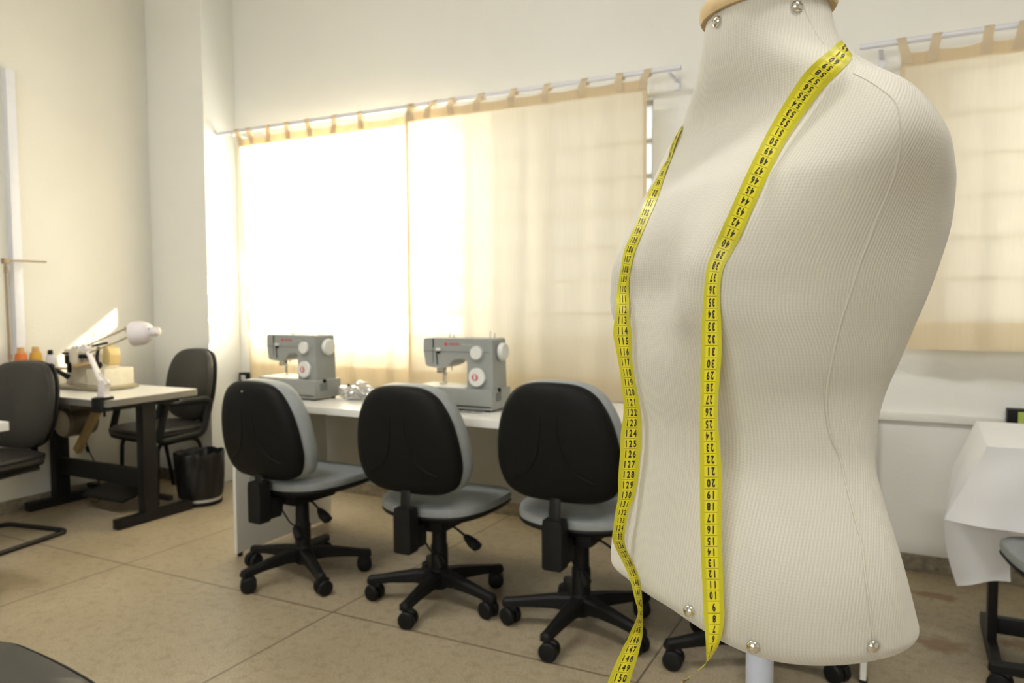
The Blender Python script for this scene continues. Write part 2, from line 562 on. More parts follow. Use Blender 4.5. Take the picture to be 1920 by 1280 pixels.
def prism(bm, outline, d0, d1, axis='y', bevel=0.0):
    """outline in (x, z) extruded along y (axis 'y') or (x, y) along z (axis 'z')."""
    def pt(p, d):
        return V((p[0], d, p[1])) if axis == 'y' else V((p[0], p[1], d))
    A = [bm.verts.new(pt(p, d0)) for p in outline]
    B = [bm.verts.new(pt(p, d1)) for p in outline]
    n = len(outline)
    f0 = bm.faces.new(A)
    f1 = bm.faces.new(list(reversed(B)))
    for k in range(n):
        bm.faces.new((A[(k + 1) % n], A[k], B[k], B[(k + 1) % n]))
    bmesh.ops.recalc_face_normals(bm, faces=[f for f in bm.faces if f.verts[0] in A or f.verts[0] in B or f in (f0, f1)])
    if bevel > 0:
        es = [e for e in list(f0.edges) + list(f1.edges)]
        bmesh.ops.bevel(bm, geom=es, offset=bevel, segments=2, affect='EDGES', profile=0.7, clamp_overlap=True)
    return bm


def pillow(bm, outline, layers, warp=None):
    """closed outline (a, b) stacked as scaled rings: layers of (scale, depth) -> points (a*s, depth, b*s)"""
    rings = []
    for (s, d) in layers:
        ring = []
        for (a, b) in outline:
            p = V((a * s, d, b * s)) if not isinstance(s, tuple) else V((a * s[0], d, b * s[1]))
            ring.append(warp(p) if warp else p)
        rings.append(ring)
    loft(bm, rings)
    return bm


def text_mesh(body, size, extrude=0.0, sx=1.0, bold=0.0):
    cu = bpy.data.curves.new('lettering', 'FONT')
    cu.body = body
    cu.size = size
    cu.align_x = 'CENTER'
    cu.align_y = 'CENTER'
    cu.extrude = extrude
    cu.offset = bold
    cu.resolution_u = 3
    o = bpy.data.objects.new('lettering', cu)
    COL.objects.link(o)
    dg = bpy.context.evaluated_depsgraph_get()
    me = bpy.data.meshes.new_from_object(o.evaluated_get(dg))
    bpy.data.objects.remove(o)
    bpy.data.curves.remove(cu)
    if sx != 1.0:
        for v in me.vertices:
            v.co.x *= sx
    me.materials.clear()
    return me

# ------------------------------------------------------------------ the room
XL, XR, YW, YF, ZC = -4.53, 4.2, 3.76, -3.6, 3.7
WT = 0.14
W1 = (-3.86, -1.143, 0.98, 2.20)     # window openings: x0, x1, z0, z1
W2 = (0.12, 2.30, 0.98, 2.18)
bm = BM(); box(bm, ((XL + XR) / 2, (YW + YF) / 2, -0.05), (XR - XL + 0.4, YW - YF + 0.4, 0.1))
obj('floor', bm, M_FLOOR, kind='structure')
bm = BM(); box(bm, ((XL + XR) / 2, (YW + YF) / 2, ZC + 0.05), (XR - XL + 0.4, YW - YF + 0.4, 0.1))
obj('ceiling', bm, M_CEIL, kind='structure')
bm = BM(); box(bm, (XL - 0.1, (YW + YF) / 2, ZC / 2), (0.2, YW - YF + 0.4, ZC))
obj('wall_left', bm, M_WALL, kind='structure')
bm = BM(); box(bm, (XR + 0.1, (YW + YF) / 2, ZC / 2), (0.2, YW - YF + 0.4, ZC))
obj('wall_right', bm, M_WALLB, kind='structure')
bm = BM(); box(bm, ((XL + XR) / 2, YF - 0.1, ZC / 2), (XR - XL + 0.4, 0.2, ZC))
obj('wall_front', bm, M_WALLB, kind='structure')
bm = BM()


def wall_piece(x0, x1, z0, z1):
    box(bm, ((x0 + x1) / 2, YW + WT / 2, (z0 + z1) / 2), (x1 - x0, WT, z1 - z0))


wall_piece(XL - 0.2, W1[0], 0, ZC)
wall_piece(W1[0], W1[1], 0, W1[2]); wall_piece(W1[0], W1[1], W1[3], ZC)
wall_piece(W1[1], W2[0], 0, ZC)
wall_piece(W2[0], W2[1], 0, W2[2]); wall_piece(W2[0], W2[1], W2[3], ZC)
wall_piece(W2[1], XR + 0.2, 0, ZC)
# unseen fins added outside the wall to keep sun off the right-hand curtains
box(bm, (-1.0, YW + WT + 0.28, ZC / 2), (0.18, 0.56, ZC))
box(bm, (2.45, YW + WT + 0.7, ZC / 2), (0.18, 1.4, ZC))
obj('wall_back', bm, M_WALLB, kind='structure')
bm = BM(); box(bm, ((XL - 4.0) / 2, (3.50 + YW) / 2, ZC / 2), (XL * -1 - 4.0, YW - 3.50, ZC), bevel=0.012)
obj('trim_1', bm, M_WALLB, kind='structure')                      # the pilaster in the corner
bm = BM(); box(bm, (XL + 0.008, (3.5 + YF) / 2, 0.0375), (0.016, 3.5 - YF, 0.075), bevel=0.003)
obj('baseboard_left', bm, M_BASE, kind='structure')
bm = BM()
box(bm, ((-4.0 + XR) / 2, YW - 0.008, 0.0375), (XR + 4.0, 0.016, 0.075), bevel=0.003)
box(bm, (-4.265, 3.492, 0.0375), (0.53, 0.016, 0.075), bevel=0.003)
obj('baseboard_back', bm, M_BASE, kind='structure')


def window(name, w, mullions, clear_rows):
    x0, x1, z0, z1 = w
    y = YW + 0.085
    root = bpy.data.objects.new(name, None); COL.objects.link(root); root['kind'] = 'structure'
    bm = BM()
    t = 0.022
    for x in (x0 + t / 2, x1 - t / 2):
        box(bm, (x, y, (z0 + z1) / 2), (t, 0.05, z1 - z0))
    for z in (z0 + t / 2, z1 - t / 2):
        box(bm, ((x0 + x1) / 2, y, z), (x1 - x0, 0.05, t))
    for x in mullions:
        box(bm, (x, y, (z0 + z1) / 2), (0.03, 0.04, z1 - z0))
    rows = []
    z = z1 - t
    while z - 0.1 > z0:
        zb = max(z - 0.176, z0 + t)
        rows.append((zb, z))
        z = zb
    for (zb, zt) in rows[:-1]:
        box(bm, ((x0 + x1) / 2, y, zb), (x1 - x0 - 2 * t, 0.03, 0.02))
    obj('window_frame', bm, M_FRAME, root)
    fb, cb = BM(), BM()
    for k, (zb, zt) in enumerate(rows):
        zc = zb + (zt - zb) * clear_rows.get(k, 0)          # tilted louvres leave a clear strip below
        if zc > zb:
            box(cb, ((x0 + x1) / 2, y, (zb + zc) / 2), (x1 - x0 - 2 * t, 0.0001, zc - zb))
        box(fb, ((x0 + x1) / 2, y, (zc + zt) / 2), (x1 - x0 - 2 * t, 0.0001, zt - zc))
    for b, n, m in ((fb, 'frosted_pane', M_FROST), (cb, 'clear_pane', M_CLEAR)):
        # a pane is one sheet: keep the inner face only
        kill = [f for f in b.faces if f.normal.y > -0.5]
        bmesh.ops.delete(b, geom=kill, context='FACES')
        if len(b.faces):
            obj(n, b, m, root, smooth=0)
        else:
            b.free()
    return root


window('window_1', W1, (-3.52, -2.45, -1.78), {3: 0.8, 4: 0.3, 5: 0.3})
window('window_2', W2, (0.85, 1.57), {})

# ------------------------------------------------------------------ rods and curtains
def curtain_rod(x0, x1, y, z, label, brackets):
    t = thing('curtain_rod', label, 'curtain rod', (x0, y, z))
    bm = BM(); cyl(bm, (0, 0, 0), (x1 - x0, 0, 0), 0.0125, seg=14); obj('pole', bm, M_ROD, t)
    for b in brackets:
        bm = BM()
        box(bm, (b - x0, (YW - y) / 2, -0.016), (0.018, YW - y, 0.008), bevel=0.002)
        box(bm, (b - x0, YW - y - 0.004, -0.03), (0.03, 0.006, 0.06), bevel=0.002)
        obj('bracket', bm, M_ROD, t)
    return t


RY = 3.60
curtain_rod(-4.0, -0.96, RY, 2.277, 'long white curtain rod over the bright left window', (-3.86, -1.02))
curtain_rod(-0.20, 2.5, RY, 2.252, 'white curtain rod at upper right behind the dress form', (-0.12, 2.4))


def curtain(label, x0, x1, zt, zb, tabs, rod_z, seed, hem=0.115, y0=RY, slant=0.0, dy0=0.0, wave=1.0):
    rnd = random.Random(seed)
    t = thing('curtain', label, 'curtain', ((x0 + x1) / 2, y0, zb), group='unbleached tab-top curtains')
    cx = (x0 + x1) / 2
    W = x1 - x0
    ph = [rnd.uniform(0, 6.28) for _ in range(5)]
    tabs = sorted(tabs)

    def topz(x):
        for a, b in zip(tabs[:-1], tabs[1:]):
            if a <= x <= b:
                s = (x - a) / max(b - a, 1e-6)
                return zt - 0.035 * 4 * s * (1 - s) * min(1, (b - a) / 0.25) * 0.4
        return zt

    def y_of(x, z):
        s = (zt - z) / (zt - zb)
        k = 0.35 + 0.65 * s
        return dy0 + (0.011 * sin(x * 23 + ph[0]) + 0.008 * sin(x * 41 + ph[1] + s * 1.2) + 0.004 * sin(x * 77 + ph[2]) * (1 - s)
                + 0.010 * sin(x * 9 + ph[3] + s)) * k * wave

    def sheet(za, zb_, dy, xa=x0, xb=x1, nx=110, nz=36, top=False):
        bm = BM()
        g = []
        for j in range(nz + 1):
            row = []
            for i in range(nx + 1):
                x = xa + (xb - xa) * i / nx
                a = topz(x) if top else za
                z = a + (zb_ - a) * j / nz
                s = (zt - z) / (zt - zb)
                row.append(bm.verts.new((x - cx + slant * s * (1 - (x - x0) / W), y_of(x, z) + dy, z - zb)))
            g.append(row)
        for j in range(nz):
            for i in range(nx):
                bm.faces.new((g[j][i], g[j][i + 1], g[j + 1][i + 1], g[j + 1][i]))
        return bm

    obj('cloth', sheet(zt, zb, 0, top=True), M_CURT, t, smooth=180)
    obj('top_hem', sheet(zt, zt - 0.06, 0.004, nz=4, top=True), M_HEM, t, smooth=180)
    obj('bottom_hem', sheet(zb + hem, zb, 0.004, nz=5), M_CURT, t, smooth=180)
    for xa, xb in ((x0, x0 + 0.018), (x1 - 0.018, x1)):
        obj('side_hem', sheet(zt, zb, 0.004, xa, xb, 3, 30, top=True), M_HEM, t, smooth=180)
    for x in tabs:
        bm = BM()
        w = 0.018
        dx = rnd.uniform(-0.012, 0.012)
        yy = y_of(x, zt)
        path = [(yy + 0.006, topz(x) - 0.05), (yy + 0.004, topz(x)), (0.012, rod_z - 0.018), (0.0165, rod_z), (0.011, rod_z + 0.012), (0, rod_z + 0.0155), (-0.011, rod_z + 0.012),
                (-0.0155, rod_z), (yy - 0.004, topz(x)), (yy - 0.004, topz(x) - 0.05)]
        rows = []
        for (py, pz) in path:
            s = (pz - topz(x)) / max(rod_z - topz(x), 1e-6)
            rows.append([bm.verts.new((x - cx + dx * s - w, py, pz - zb)), bm.verts.new((x - cx + dx * s + w, py, pz - zb))])
        for a, b in zip(rows[:-1], rows[1:]):
            bm.faces.new((a[0], a[1], b[1], b[0]))
        obj('tab', bm, M_HEM, t, smooth=180)
    return t


curtain('sunlit blown-out cream curtain panel nearest the corner pilaster', -3.815, -2.462, 2.235, 0.70,
        (-3.80, -3.70, -3.55, -3.385, -3.22, -3.03, -2.83, -2.49), 2.277, 3, slant=0.05)
curtain('cream curtain panel right of the sunlit one, window bars faintly showing', -2.49, -1.112, 2.238, 0.70,
        (-2.46, -2.335, -2.2, -2.03, -1.83, -1.64, -1.44, -1.25, -1.125), 2.277, 8, dy0=-0.046, wave=0.55)
curtain('shaded short cream curtain at upper right behind the dress form', -0.045, 2.2, 2.208, 0.985,
        (-0.03, 0.075, 0.26, 0.37, 0.52, 0.7, 0.9, 1.1, 1.3, 1.5, 1.7, 1.9, 2.1), 2.252, 15)

# cable trunking and sockets on the walls
t = thing('cable_trunking', 'white cable trunking running low along the back wall', 'cable trunking', (-3.98, YW - 0.001, 0.68))
bm = BM(); box(bm, (2.6, -0.012, 0), (5.2, 0.024, 0.034), bevel=0.004); obj('channel', bm, M_ROD if False else M_LAM, t)
bm = BM(); box(bm, (3.86, -0.012, -0.33), (0.03, 0.02, 0.62), bevel=0.003); obj('drop', bm, M_LAM, t)
bm = BM(); box(bm, (XL + 0.022, 2.60, 1.35), (0.044, 0.05, 2.3), bevel=0.004)
tag(obj('wall_conduit', bm, M_ROD), 'pale bluish vertical conduit on the left wall at the photo edge', 'conduit')
t = thing('wall_socket', 'small black socket box on the back wall beside the black armchair', 'socket', (-3.93, YW, 0.69))
bm = BM(); box(bm, (0, -0.025, 0), (0.085, 0.05, 0.065), bevel=0.005); obj('housing', bm, M_BLACKP, t)
bm = BM(); box(bm, (0, -0.051, 0), (0.04, 0.004, 0.035), bevel=0.001); obj('outlet', bm, M_FRAME, t)
t = thing('label_box', 'black box with a yellow-green label on the trunking at right edge', 'box', (0.47, YW, 0.685))
bm = BM(); box(bm, (0, -0.055, 0.03), (0.20, 0.06, 0.06), bevel=0.004); obj('case', bm, M_BLACKP, t)
bm = BM(); box(bm, (0.012, -0.0855, 0.028), (0.15, 0.003, 0.046)); lb = obj('label', bm, M_LABEL, t, label='yellow-green paper label')
bm = BM()
tube(bm, smooth_path([(-0.015, -0.088, 0.030), (0.0, -0.088, 0.042), (0.015, -0.088, 0.032), (0.03, -0.088, 0.040), (0.05, -0.088, 0.034)], 4), 0.0022, seg=6)
obj('scribble', bm, M_INK, lb)

# ------------------------------------------------------------------ long white desk
DZ = 0.74
desk = thing('sewing_desk', 'long white laminate desk under the window carrying two sewing machines', 'desk', (-1.44, 2.88, 0))
bm = BM(); box(bm, (0, 0.003, DZ - 0.015), (2.70, 0.675, 0.03), bevel=0.002); obj('tabletop', bm, M_LAM, desk)
for s in (-1, 1):
    bm = BM(); box(bm, (s * 1.341, 0.005, 0.363), (0.018, 0.66, 0.694), bevel=0.0015); p = obj('side_panel', bm, M_LAM2, desk)
    for yy in (-0.30, 0.31):
        bm = BM(); cyl(bm, (s * 1.341, yy, 0.0), (s * 1.341, yy, 0.018), 0.012, seg=12); obj('foot', bm, M_BLACKP, p)
bm = BM(); box(bm, (0, 0.315, 0.475), (2.66, 0.018, 0.47), bevel=0.0015); obj('modesty_panel', bm, M_LAM2, desk)

# ------------------------------------------------------------------ swivel task chairs
def mirror_outline(half, sub=5):
    """half: points from bottom centre up the +x side to the top centre"""
    pts = list(half) + [(-a, b) for (a, b) in reversed(half[1:-1])]
    return [(p.x, p.z) for p in smooth_path([(a, 0, b) for a, b in pts], sub, True)]


BACK_OUT = mirror_outline([(0, -.203), (.07, -.203), (.14, -.196), (.196, -.166), (.222, -.105), (.224, -.04), (.212, .04), (.188, .11), (.148, .168), (.09, .198), (0, .205)])
SEAT_OUT = mirror_outline([(0, -.215), (.10, -.205), (.185, -.155), (.228, -.05), (.235, .08), (.222, .175), (.165, .222), (.08, .232), (0, .234)])


def task_chair(label):
    t = thing('task_chair', label, 'chair', group='black-backed grey swivel chairs')
    zc, yb = 0.715, -0.238

    def warp(p):
        return V((p.x, yb + p.y + 0.60 * p.x ** 2 - 0.14 * p.z + 0.35 * p.z ** 2 - 0.01, zc + p.z))

    bm = BM()
    pillow(bm, BACK_OUT, [(0.02, -.034), (.3, -.034), (.6, -.033), (.80, -.031), (.90, -.027), (.965, -.018), (1.0, -.004), (1.0, .008), (.97, .013), (.5, .013), (.02, .013)], warp)
    for s in (-1, 1):
        pa = [warp(V((s * a, -.0335, b))) for a, b in ((.030, .10), (.034, .03), (.046, -.03), (.075, -.08), (.115, -.108), (.15, -.12))]
        tube(bm, smooth_path(pa, 5), [0.0005] + [0.0032] * 24 + [0.0005], seg=8)
    sh = obj('backrest_shell', bm, M_BLACKS, t)
    bm = BM(); lathe(bm, [(0.004, 0), (0.003, 0.002), (0, 0.003)], 10, axis_matrix(warp(V((-.015, -.033, .165))), (0, -1, 0)))
    obj('screw', bm, M_CHROME, sh)
    bm = BM()
    pillow(bm, BACK_OUT, [(0.02, .012), (.95, .012), (1.0, .022), (1.02, .044), (1.02, .064), (.995, .084), (.94, .098), (.80, .106), (.5, .110), (.02, .111)], warp)
    obj('back_cushion', bm, M_GREYV, t)

    def swarp(p):
        x, y, d = p.x, p.z, p.y
        z = 0.398 + d + 0.10 * x * x - (0.5 * max(0, y - 0.12) ** 2)
        return V((x, y + 0.03, z))

    bm = BM()
    pillow(bm, SEAT_OUT, [(.02, .020), (.95, .012), (.99, .020), (1.0, .034), (.985, .047), (.93, .056), (.75, .061), (.4, .061), (.02, .060)], swarp)
    bmesh.ops.recalc_face_normals(bm, faces=bm.faces)
    obj('seat_cushion', bm, M_GREYV, t)
    bm = BM()
    pillow(bm, SEAT_OUT, [(.02, -.022), (.6, -.020), (.85, -.012), (.96, .0), (1.0, .012), (.99, .018), (.02, .018)], swarp)
    bmesh.ops.recalc_face_normals(bm, faces=bm.faces)
    obj('seat_pan', bm, M_BLACKP, t)
    bm = BM(); box(bm, (0, 0.0, 0.365), (0.17, 0.24, 0.05), bevel=0.012); box(bm, (0, -0.13, 0.372), (0.06, 0.16, 0.028), bevel=0.005)
    obj('mechanism', bm, M_BLACKP, t)
    bm = BM()
    prism(bm, [(-.037, .300), (-.030, .293), (.030, .293), (.037, .300), (.037, .440), (.033, .462), (-.033, .462), (-.037, .440)], -0.262, -0.205, 'y', bevel=0.006)
    box(bm, (0.006, -0.178, 0.343), (0.056, 0.075, 0.085), bevel=0.014)
    obj('bar_cover', bm, M_BLACKP, t)
    bm = BM(); tube(bm, [(0, -0.236, 0.40), (0, -0.235, 0.48), (0, -0.230, 0.53), (0, -0.222, 0.57)], 0.006, seg=8, sx=3.6, up=(0, 1, 0)); obj('upright_bar', bm, M_BLACKM, t)
    bm = BM()
    lathe(bm, [(0.035, 0.06), (0.034, 0.225), (0.030, 0.235), (0.029, 0.345)], 20)
    obj('gas_column', bm, M_BLACKP, t)
    bm = BM(); lathe(bm, [(0.028, 0.052), (0.040, 0.062), (0.044, 0.10), (0.038, 0.132), (0.030, 0.140)], 20); obj('hub', bm, M_BLACKP, t)
    lv = BM()
    tube(lv, [(0.05, -0.02, 0.352), (0.10, -0.03, 0.338), (0.145, -0.04, 0.318)], 0.0045, seg=8)
    tube(lv, [(0.142, -0.04, 0.320), (0.155, -0.043, 0.313), (0.180, -0.05, 0.300), (0.205, -0.056, 0.288), (0.212, -0.058, 0.285)], [0.008, 0.013, 0.018, 0.017, 0.006], seg=10, sx=1.4)
    obj('lever', lv, M_BLACKP, t)
    lv = BM()
    tube(lv, [(-0.02, -0.09, 0.36), (-0.015, -0.10, 0.31), (0.01, -0.085, 0.26), (0.03, -0.07, 0.235)], 0.0035, seg=8)
    tube(lv, [(0.028, -0.07, 0.238), (0.035, -0.068, 0.222), (0.047, -0.064, 0.195), (0.05, -0.062, 0.18)], [0.008, 0.015, 0.018, 0.006], seg=10, sx=1.4)
    obj('lever', lv, M_BLACKP, t)
    for k in range(5):
        a = radians(72 * k)
        d = V((cos(a), sin(a), 0)); n = V((-sin(a), cos(a), 0))
        rings = []
        for (r, w, zt, zb) in ((0.025, .030, .128, .070), (0.10, .024, .122, .078), (0.19, .020, .108, .074), (0.25, .018, .098, .068), (0.285, .018, .094, .064), (0.293, .011, .086, .068)):
            c = d * r
            rings.append([c + n * w + V((0, 0, zb)), c + n * w + V((0, 0, zt - .008)), c + n * (w - .008) + V((0, 0, zt)), c - n * (w - .008) + V((0, 0, zt)), c - n * w + V((0, 0, zt - .008)), c - n * w + V((0, 0, zb))])
        bm = BM(); loft(bm, rings); bmesh.ops.recalc_face_normals(bm, faces=bm.faces)
        obj('leg', bm, M_BLACKP, t)
        # twin-wheel caster, trailing sideways
        c = d * 0.272
        sw = a + radians((150, 100, 180, 150, 80)[k])
        tr = V((cos(sw), sin(sw), 0)); ax = V((-sin(sw), cos(sw), 0))
        bm = BM()
        cyl(bm, c + V((0, 0, 0.045)), c + V((0, 0, 0.078)), 0.012, seg=12)
        wc = c + tr * 0.010 + V((0, 0, 0.0325))
        for s in (-1, 1):
            lathe(bm, [(0.012, -.013), (0.028, -.011), (0.0325, -.003), (0.0325, .007), (0.028, .013), (0.010, .015)], 20, axis_matrix(wc + ax * (s * 0.017), ax * s))
        tube(bm, [wc + ax * 0.0 + V((0, 0, 0.031)) - tr * 0.022, wc + V((0, 0, 0.034)), wc + V((0, 0, 0.024)) + tr * 0.024], [0.008, 0.011, 0.008], seg=8)
        obj('caster', bm, M_BLACKP, t)
    return t


c1 = task_chair('leftmost grey swivel chair, in front of the machine beside the plastic bag')
c1.location = (-2.332, 2.518, 0); c1.rotation_euler = (0, 0, radians(-4))
CHAIR_SPOTS = (
    ('middle grey swivel chair at the desk, between two other swivel chairs', (-1.641, 2.543, 0), 1, 0),
    ('grey swivel chair right of the middle one, partly behind the hanging tape', (-1.034, 2.546, 0), 0, 0),
    ('swivel chair hidden behind the dress form, only base and casters showing', (-0.435, 2.55, 0), -6, 0),
    ('grey swivel chair cut by the right photo edge at the white cloth table', (0.525, 2.62, 0), 10, 0))
for lab, loc, rz, _ in CHAIR_SPOTS:
    copy_thing(c1, lab, loc, radians(rz), 'black-backed grey swivel chairs')


for o in [o for o in COL.objects if o.name.startswith('screw.')]:      # only the first chair shows one
    bpy.data.objects.remove(o)


def spin_base(root, deg):
    """turn the five-star base and its casters under the seat"""
    for ch in root.children:
        if ch.name.split('.')[0] in ('leg', 'caster', 'hub'):
            ch.rotation_euler = (0, 0, radians(deg) - root.rotation_euler.z)


chairs = [o for o in COL.objects if o.name.split('.')[0] == 'task_chair']
for o, dg in zip(chairs, (-105, -157, -165, -3, 20)):
    spin_base(o, dg)

# gas lifts and back bars are set to different heights
SEAT_PARTS = ('seat_cushion', 'seat_pan', 'mechanism', 'lever', 'bar_cover', 'upright_bar')
for o, dseat, dback in zip(chairs, (0.0, -0.028, 0.004, 0.0, 0.0), (-0.042, -0.030, 0.008, 0.0, 0.0)):
    for ch in o.children:
        k = ch.name.split('.')[0]
        if k in SEAT_PARTS:
            ch.location.z += dseat
        elif k in ('backrest_shell', 'back_cushion'):
            ch.location.z += dback

# ------------------------------------------------------------------ sewing machines
def rounded(pts, r, seg=4):
    P = [V((a, 0, b)) for a, b in pts]
    n = len(P)
    out = []
    for i in range(n):
        a, b, c = P[i - 1], P[i], P[(i + 1) % n]
        rr = min(r if not isinstance(r, (list, tuple)) else r[i], (a - b).length * .45, (c - b).length * .45)
        s, e = b + (a - b).normalized() * rr, b + (c - b).normalized() * rr
        for k in range(seg + 1):
            q = k / seg
            p = (1 - q) ** 2 * s + 2 * q * (1 - q) * b + q * q * e
            out.append((p.x, p.z))
    return out


def sewing_machine(label):
    """origin: front right bottom corner of the bed; x to the right, y to the back"""
    t = thing('sewing_machine', label, 'sewing machine', group='grey sewing machines on the desk')
    bm = BM()
    prism(bm, rounded([(-.385, .008), (0, .008), (0, .094), (-.385, .094)], .006), 0.0, 0.165, 'y', bevel=0.006)
    bed = obj('bed', bm, M_MGREY, t)
    bm = BM(); box(bm, (-.255, .082, .0955), (.245, .15, .004), bevel=.001); obj('work_plate', bm, M_MWHITE, bed)
    bm = BM()
    for fx in (-.36, -.03):
        for fy in (.02, .145):
            cyl(bm, (fx, fy, 0), (fx, fy, .010), .010, seg=10)
    obj('rubber_feet', bm, M_BLACKP, bed)
    bm = BM(); box(bm, (-.19, -.0005, .022), (.37, .003, .004)); obj('seam', bm, M_BLACKS, bed)
    bm = BM()
    for k in range(6):
        box(bm, (.0005, .035 + .008 * k, .06), (.002, .004, .035))
    obj('vent', bm, mat('vent_grey', (.17, .175, .165), rough=.5), bed)
    # arm, head and column in one casting
    x0 = -.34
    out = [(x0, .300), (x0, .245), (x0 + .012, .180), (x0 + .085, .172), (x0 + .130, .187), (x0 + .150, .214), (x0 + .205, .214), (x0 + .213, .200),
           (x0 + .213, .092), (-.004, .092), (-.010, .296), (-.02, .302), (-.05, .300)]
    bm = BM()
    prism(bm, rounded(out, [.012, .012, .012, .012, .012, .014, .014, .014, .004, .004, .012, .008, .008], 3), 0.018, 0.140, 'y', bevel=0.003)
    body = obj('body', bm, M_MGREY, t)
    bm = BM(); box(bm, (-.18, .0175, .244), (.318, .002, .0022)); box(bm, (x0 + .048, .0175, .245), (.002, .002, .10)); obj('body_seam', bm, mat('seam_grey', (.12, .125, .12), rough=.5), body)
    bm = BM(); box(bm, (x0 + .0505, .0172, .279), (.005, .003, .036)); box(bm, (x0 + .068, .0172, .215), (.004, .003, .055), rot=Euler((0, radians(-5), 0))); obj('thread_slot', bm, M_BLACKS, body)
    bm = BM(); box(bm, (x0 + .078, .014, .253), (.022, .012, .012), bevel=.003); obj('tension_dial', bm, M_MWHITE, t)
    bm = BM(); box(bm, (x0 + .076, .015, .242), (.012, .008, .012), bevel=.002); obj('thread_guide', bm, M_BLACKS, t)

    def dial(x, z, r, nm, h=.016):
        bm = BM(); lathe(bm, [(r * .97, 0), (r, .003), (r, h - .003), (r * .94, h)], 36, axis_matrix((x, .019, z), (0, -1, 0)))
        return obj(nm, bm, M_MWHITE, t)
    dial(-.078, .243, .0285, 'stitch_length_dial')
    d = dial(-.076, .142, .0385, 'stitch_dial')
    bm = BM(); lathe(bm, [(.0145, 0), (.0145, .0012), (.013, .0016)], 28, axis_matrix((-.082, .0032, .142), (0, -1, 0))); obj('red_badge', bm, M_RED, d)
    me = text_mesh('S', .025, .0006, 1.0, .0014)
    o = obj('emblem', me, M_MWHITE, d); o.location = (-.082, .0012, .142); o.rotation_euler = (pi / 2, 0, 0)
    bm = BM(); lathe(bm, [(.030, 0), (.036, .003), (.038, .010), (.036, .020), (.033, .024), (.020, .025)], 32, axis_matrix((-.006, .085, .245), (1, 0, 0))); obj('handwheel', bm, M_MWHITE, t)
    bm = BM(); lathe(bm, [(.009, 0), (.009, .006), (.006, .008)], 14, axis_matrix((-.001, .06, .088), (1, 0, 0))); obj('power_inlet', bm, M_BLACKS, t)
    # needle bar, presser foot, thread pins
    nx = x0 + .078
    bm = BM(); cyl(bm, (nx, .07, .105), (nx, .07, .185), .0028, seg=10); cyl(bm, (nx, .07, .140), (nx, .07, .152), .006, seg=10)
    obj('needle_bar', bm, M_STEEL, t)
    bm = BM(); cyl(bm, (nx - .014, .075, .110), (nx - .014, .075, .185), .0032, seg=10); box(bm, (nx - .010, .068, .104), (.022, .03, .005), bevel=.001)
    box(bm, (nx - .018, .06, .160), (.03, .02, .022), bevel=.003)
    obj('presser_foot', bm, M_STEEL, t)
    bm = BM(); tube(bm, [(nx + .035, .065, .185), (nx + .037, .06, .172), (nx + .041, .058, .162)], .002, seg=8); obj('foot_lifter', bm, M_STEEL, t)
    for (px, h) in ((-.055, .028), (-.034, .020)):
        bm = BM(); cyl(bm, (px, .09, .298), (px, .09, .302 + h), .0022, seg=8); obj('spool_pin', bm, M_STEEL, t)
    bm = BM(); tube(bm, [(x0 + .088, .09, .298), (x0 + .088, .09, .318), (x0 + .100, .088, .322)], .003, seg=8); obj('bobbin_guide', bm, M_STEEL, t)
    bm = BM(); cyl(bm, (x0 + .11, .085, .300), (x0 + .11, .085, .314), .006, .004, seg=12); obj('bobbin_winder', bm, M_MWHITE, t)
    bm = BM(); box(bm, (x0 + .16, .09, .3015), (.05, .06, .003), bevel=.001); obj('top_cover', bm, M_MWHITE, t)
    me = text_mesh('SINGER', .0125, .0003, 1.12, .0002)
    o = obj('lettering', me, M_RED, body, label='red maker lettering'); o.location = (x0 + .152, .0172, .2755); o.rotation_euler = (pi / 2, 0, 0)
    bm = BM(); lathe(bm, [(.0075, 0), (.0075, .0008)], 20, axis_matrix((x0 + .112, .0178, .2755), (0, -1, 0))); lathe(bm, [(.0048, .0008), (.0048, .0011)], 16, axis_matrix((x0 + .112, .0178, .2755), (0, -1, 0)))
    obj('emblem', bm, M_RED, body, label='small round red emblem')
    me = text_mesh('HEAVY DUTY', .0085, .0003, 1.05, .0002)
    o = obj('lettering', me, M_PALE, body, label='pale grey lettering'); o.location = (x0 + .215, .0172, .2745); o.rotation_euler = (pi / 2, 0, 0)
    return t


m1 = sewing_machine('grey sewing machine left of the crumpled clear plastic bag')
m1.location = (-2.404, 2.692, DZ); m1.rotation_euler = (0, 0, radians(-5))
copy_thing(m1, 'grey sewing machine on the right, before the dimmer curtain panel', (-1.490, 2.715, DZ), radians(1), 'grey sewing machines on the desk')

# crumpled clear plastic bag with parts, beside the left machine
rnd = random.Random(5)
t = thing('plastic_bag', 'crumpled clear plastic bag of metal parts between the sewing machines', 'bag', (-2.272, 2.83, DZ))
bm = BM()
bmesh.ops.create_icosphere(bm, subdivisions=4, radius=1.0)
for v in bm.verts:
    n = v.co.copy()
    k = 1 + 0.16 * sin(n.x * 9 + 1) * sin(n.y * 11) + 0.13 * sin(n.z * 13 + n.x * 7) + rnd.uniform(-.05, .05)
    v.co = V((n.x * .092 * k, n.y * .055 * k, max(0.0015, .036 + n.z * .036 * k + .012 * sin(n.x * 5 + .6))))
obj('film', bm, M_PLAS, t, smooth=20)
bm = BM()
cyl(bm, (-.05, -.01, .022), (-.02, .02, .028), .017, seg=14); box(bm, (.03, 0, .024), (.07, .05, .032), bevel=.006, rot=Euler((.3, .1, .5)))
obj('contents', bm, M_FRAME, t)
bm = BM(); cyl(bm, (-.035, -.015, .050), (-.035, -.015, .072), .008, .006, seg=12); obj('knob', bm, M_BLACKS, t)
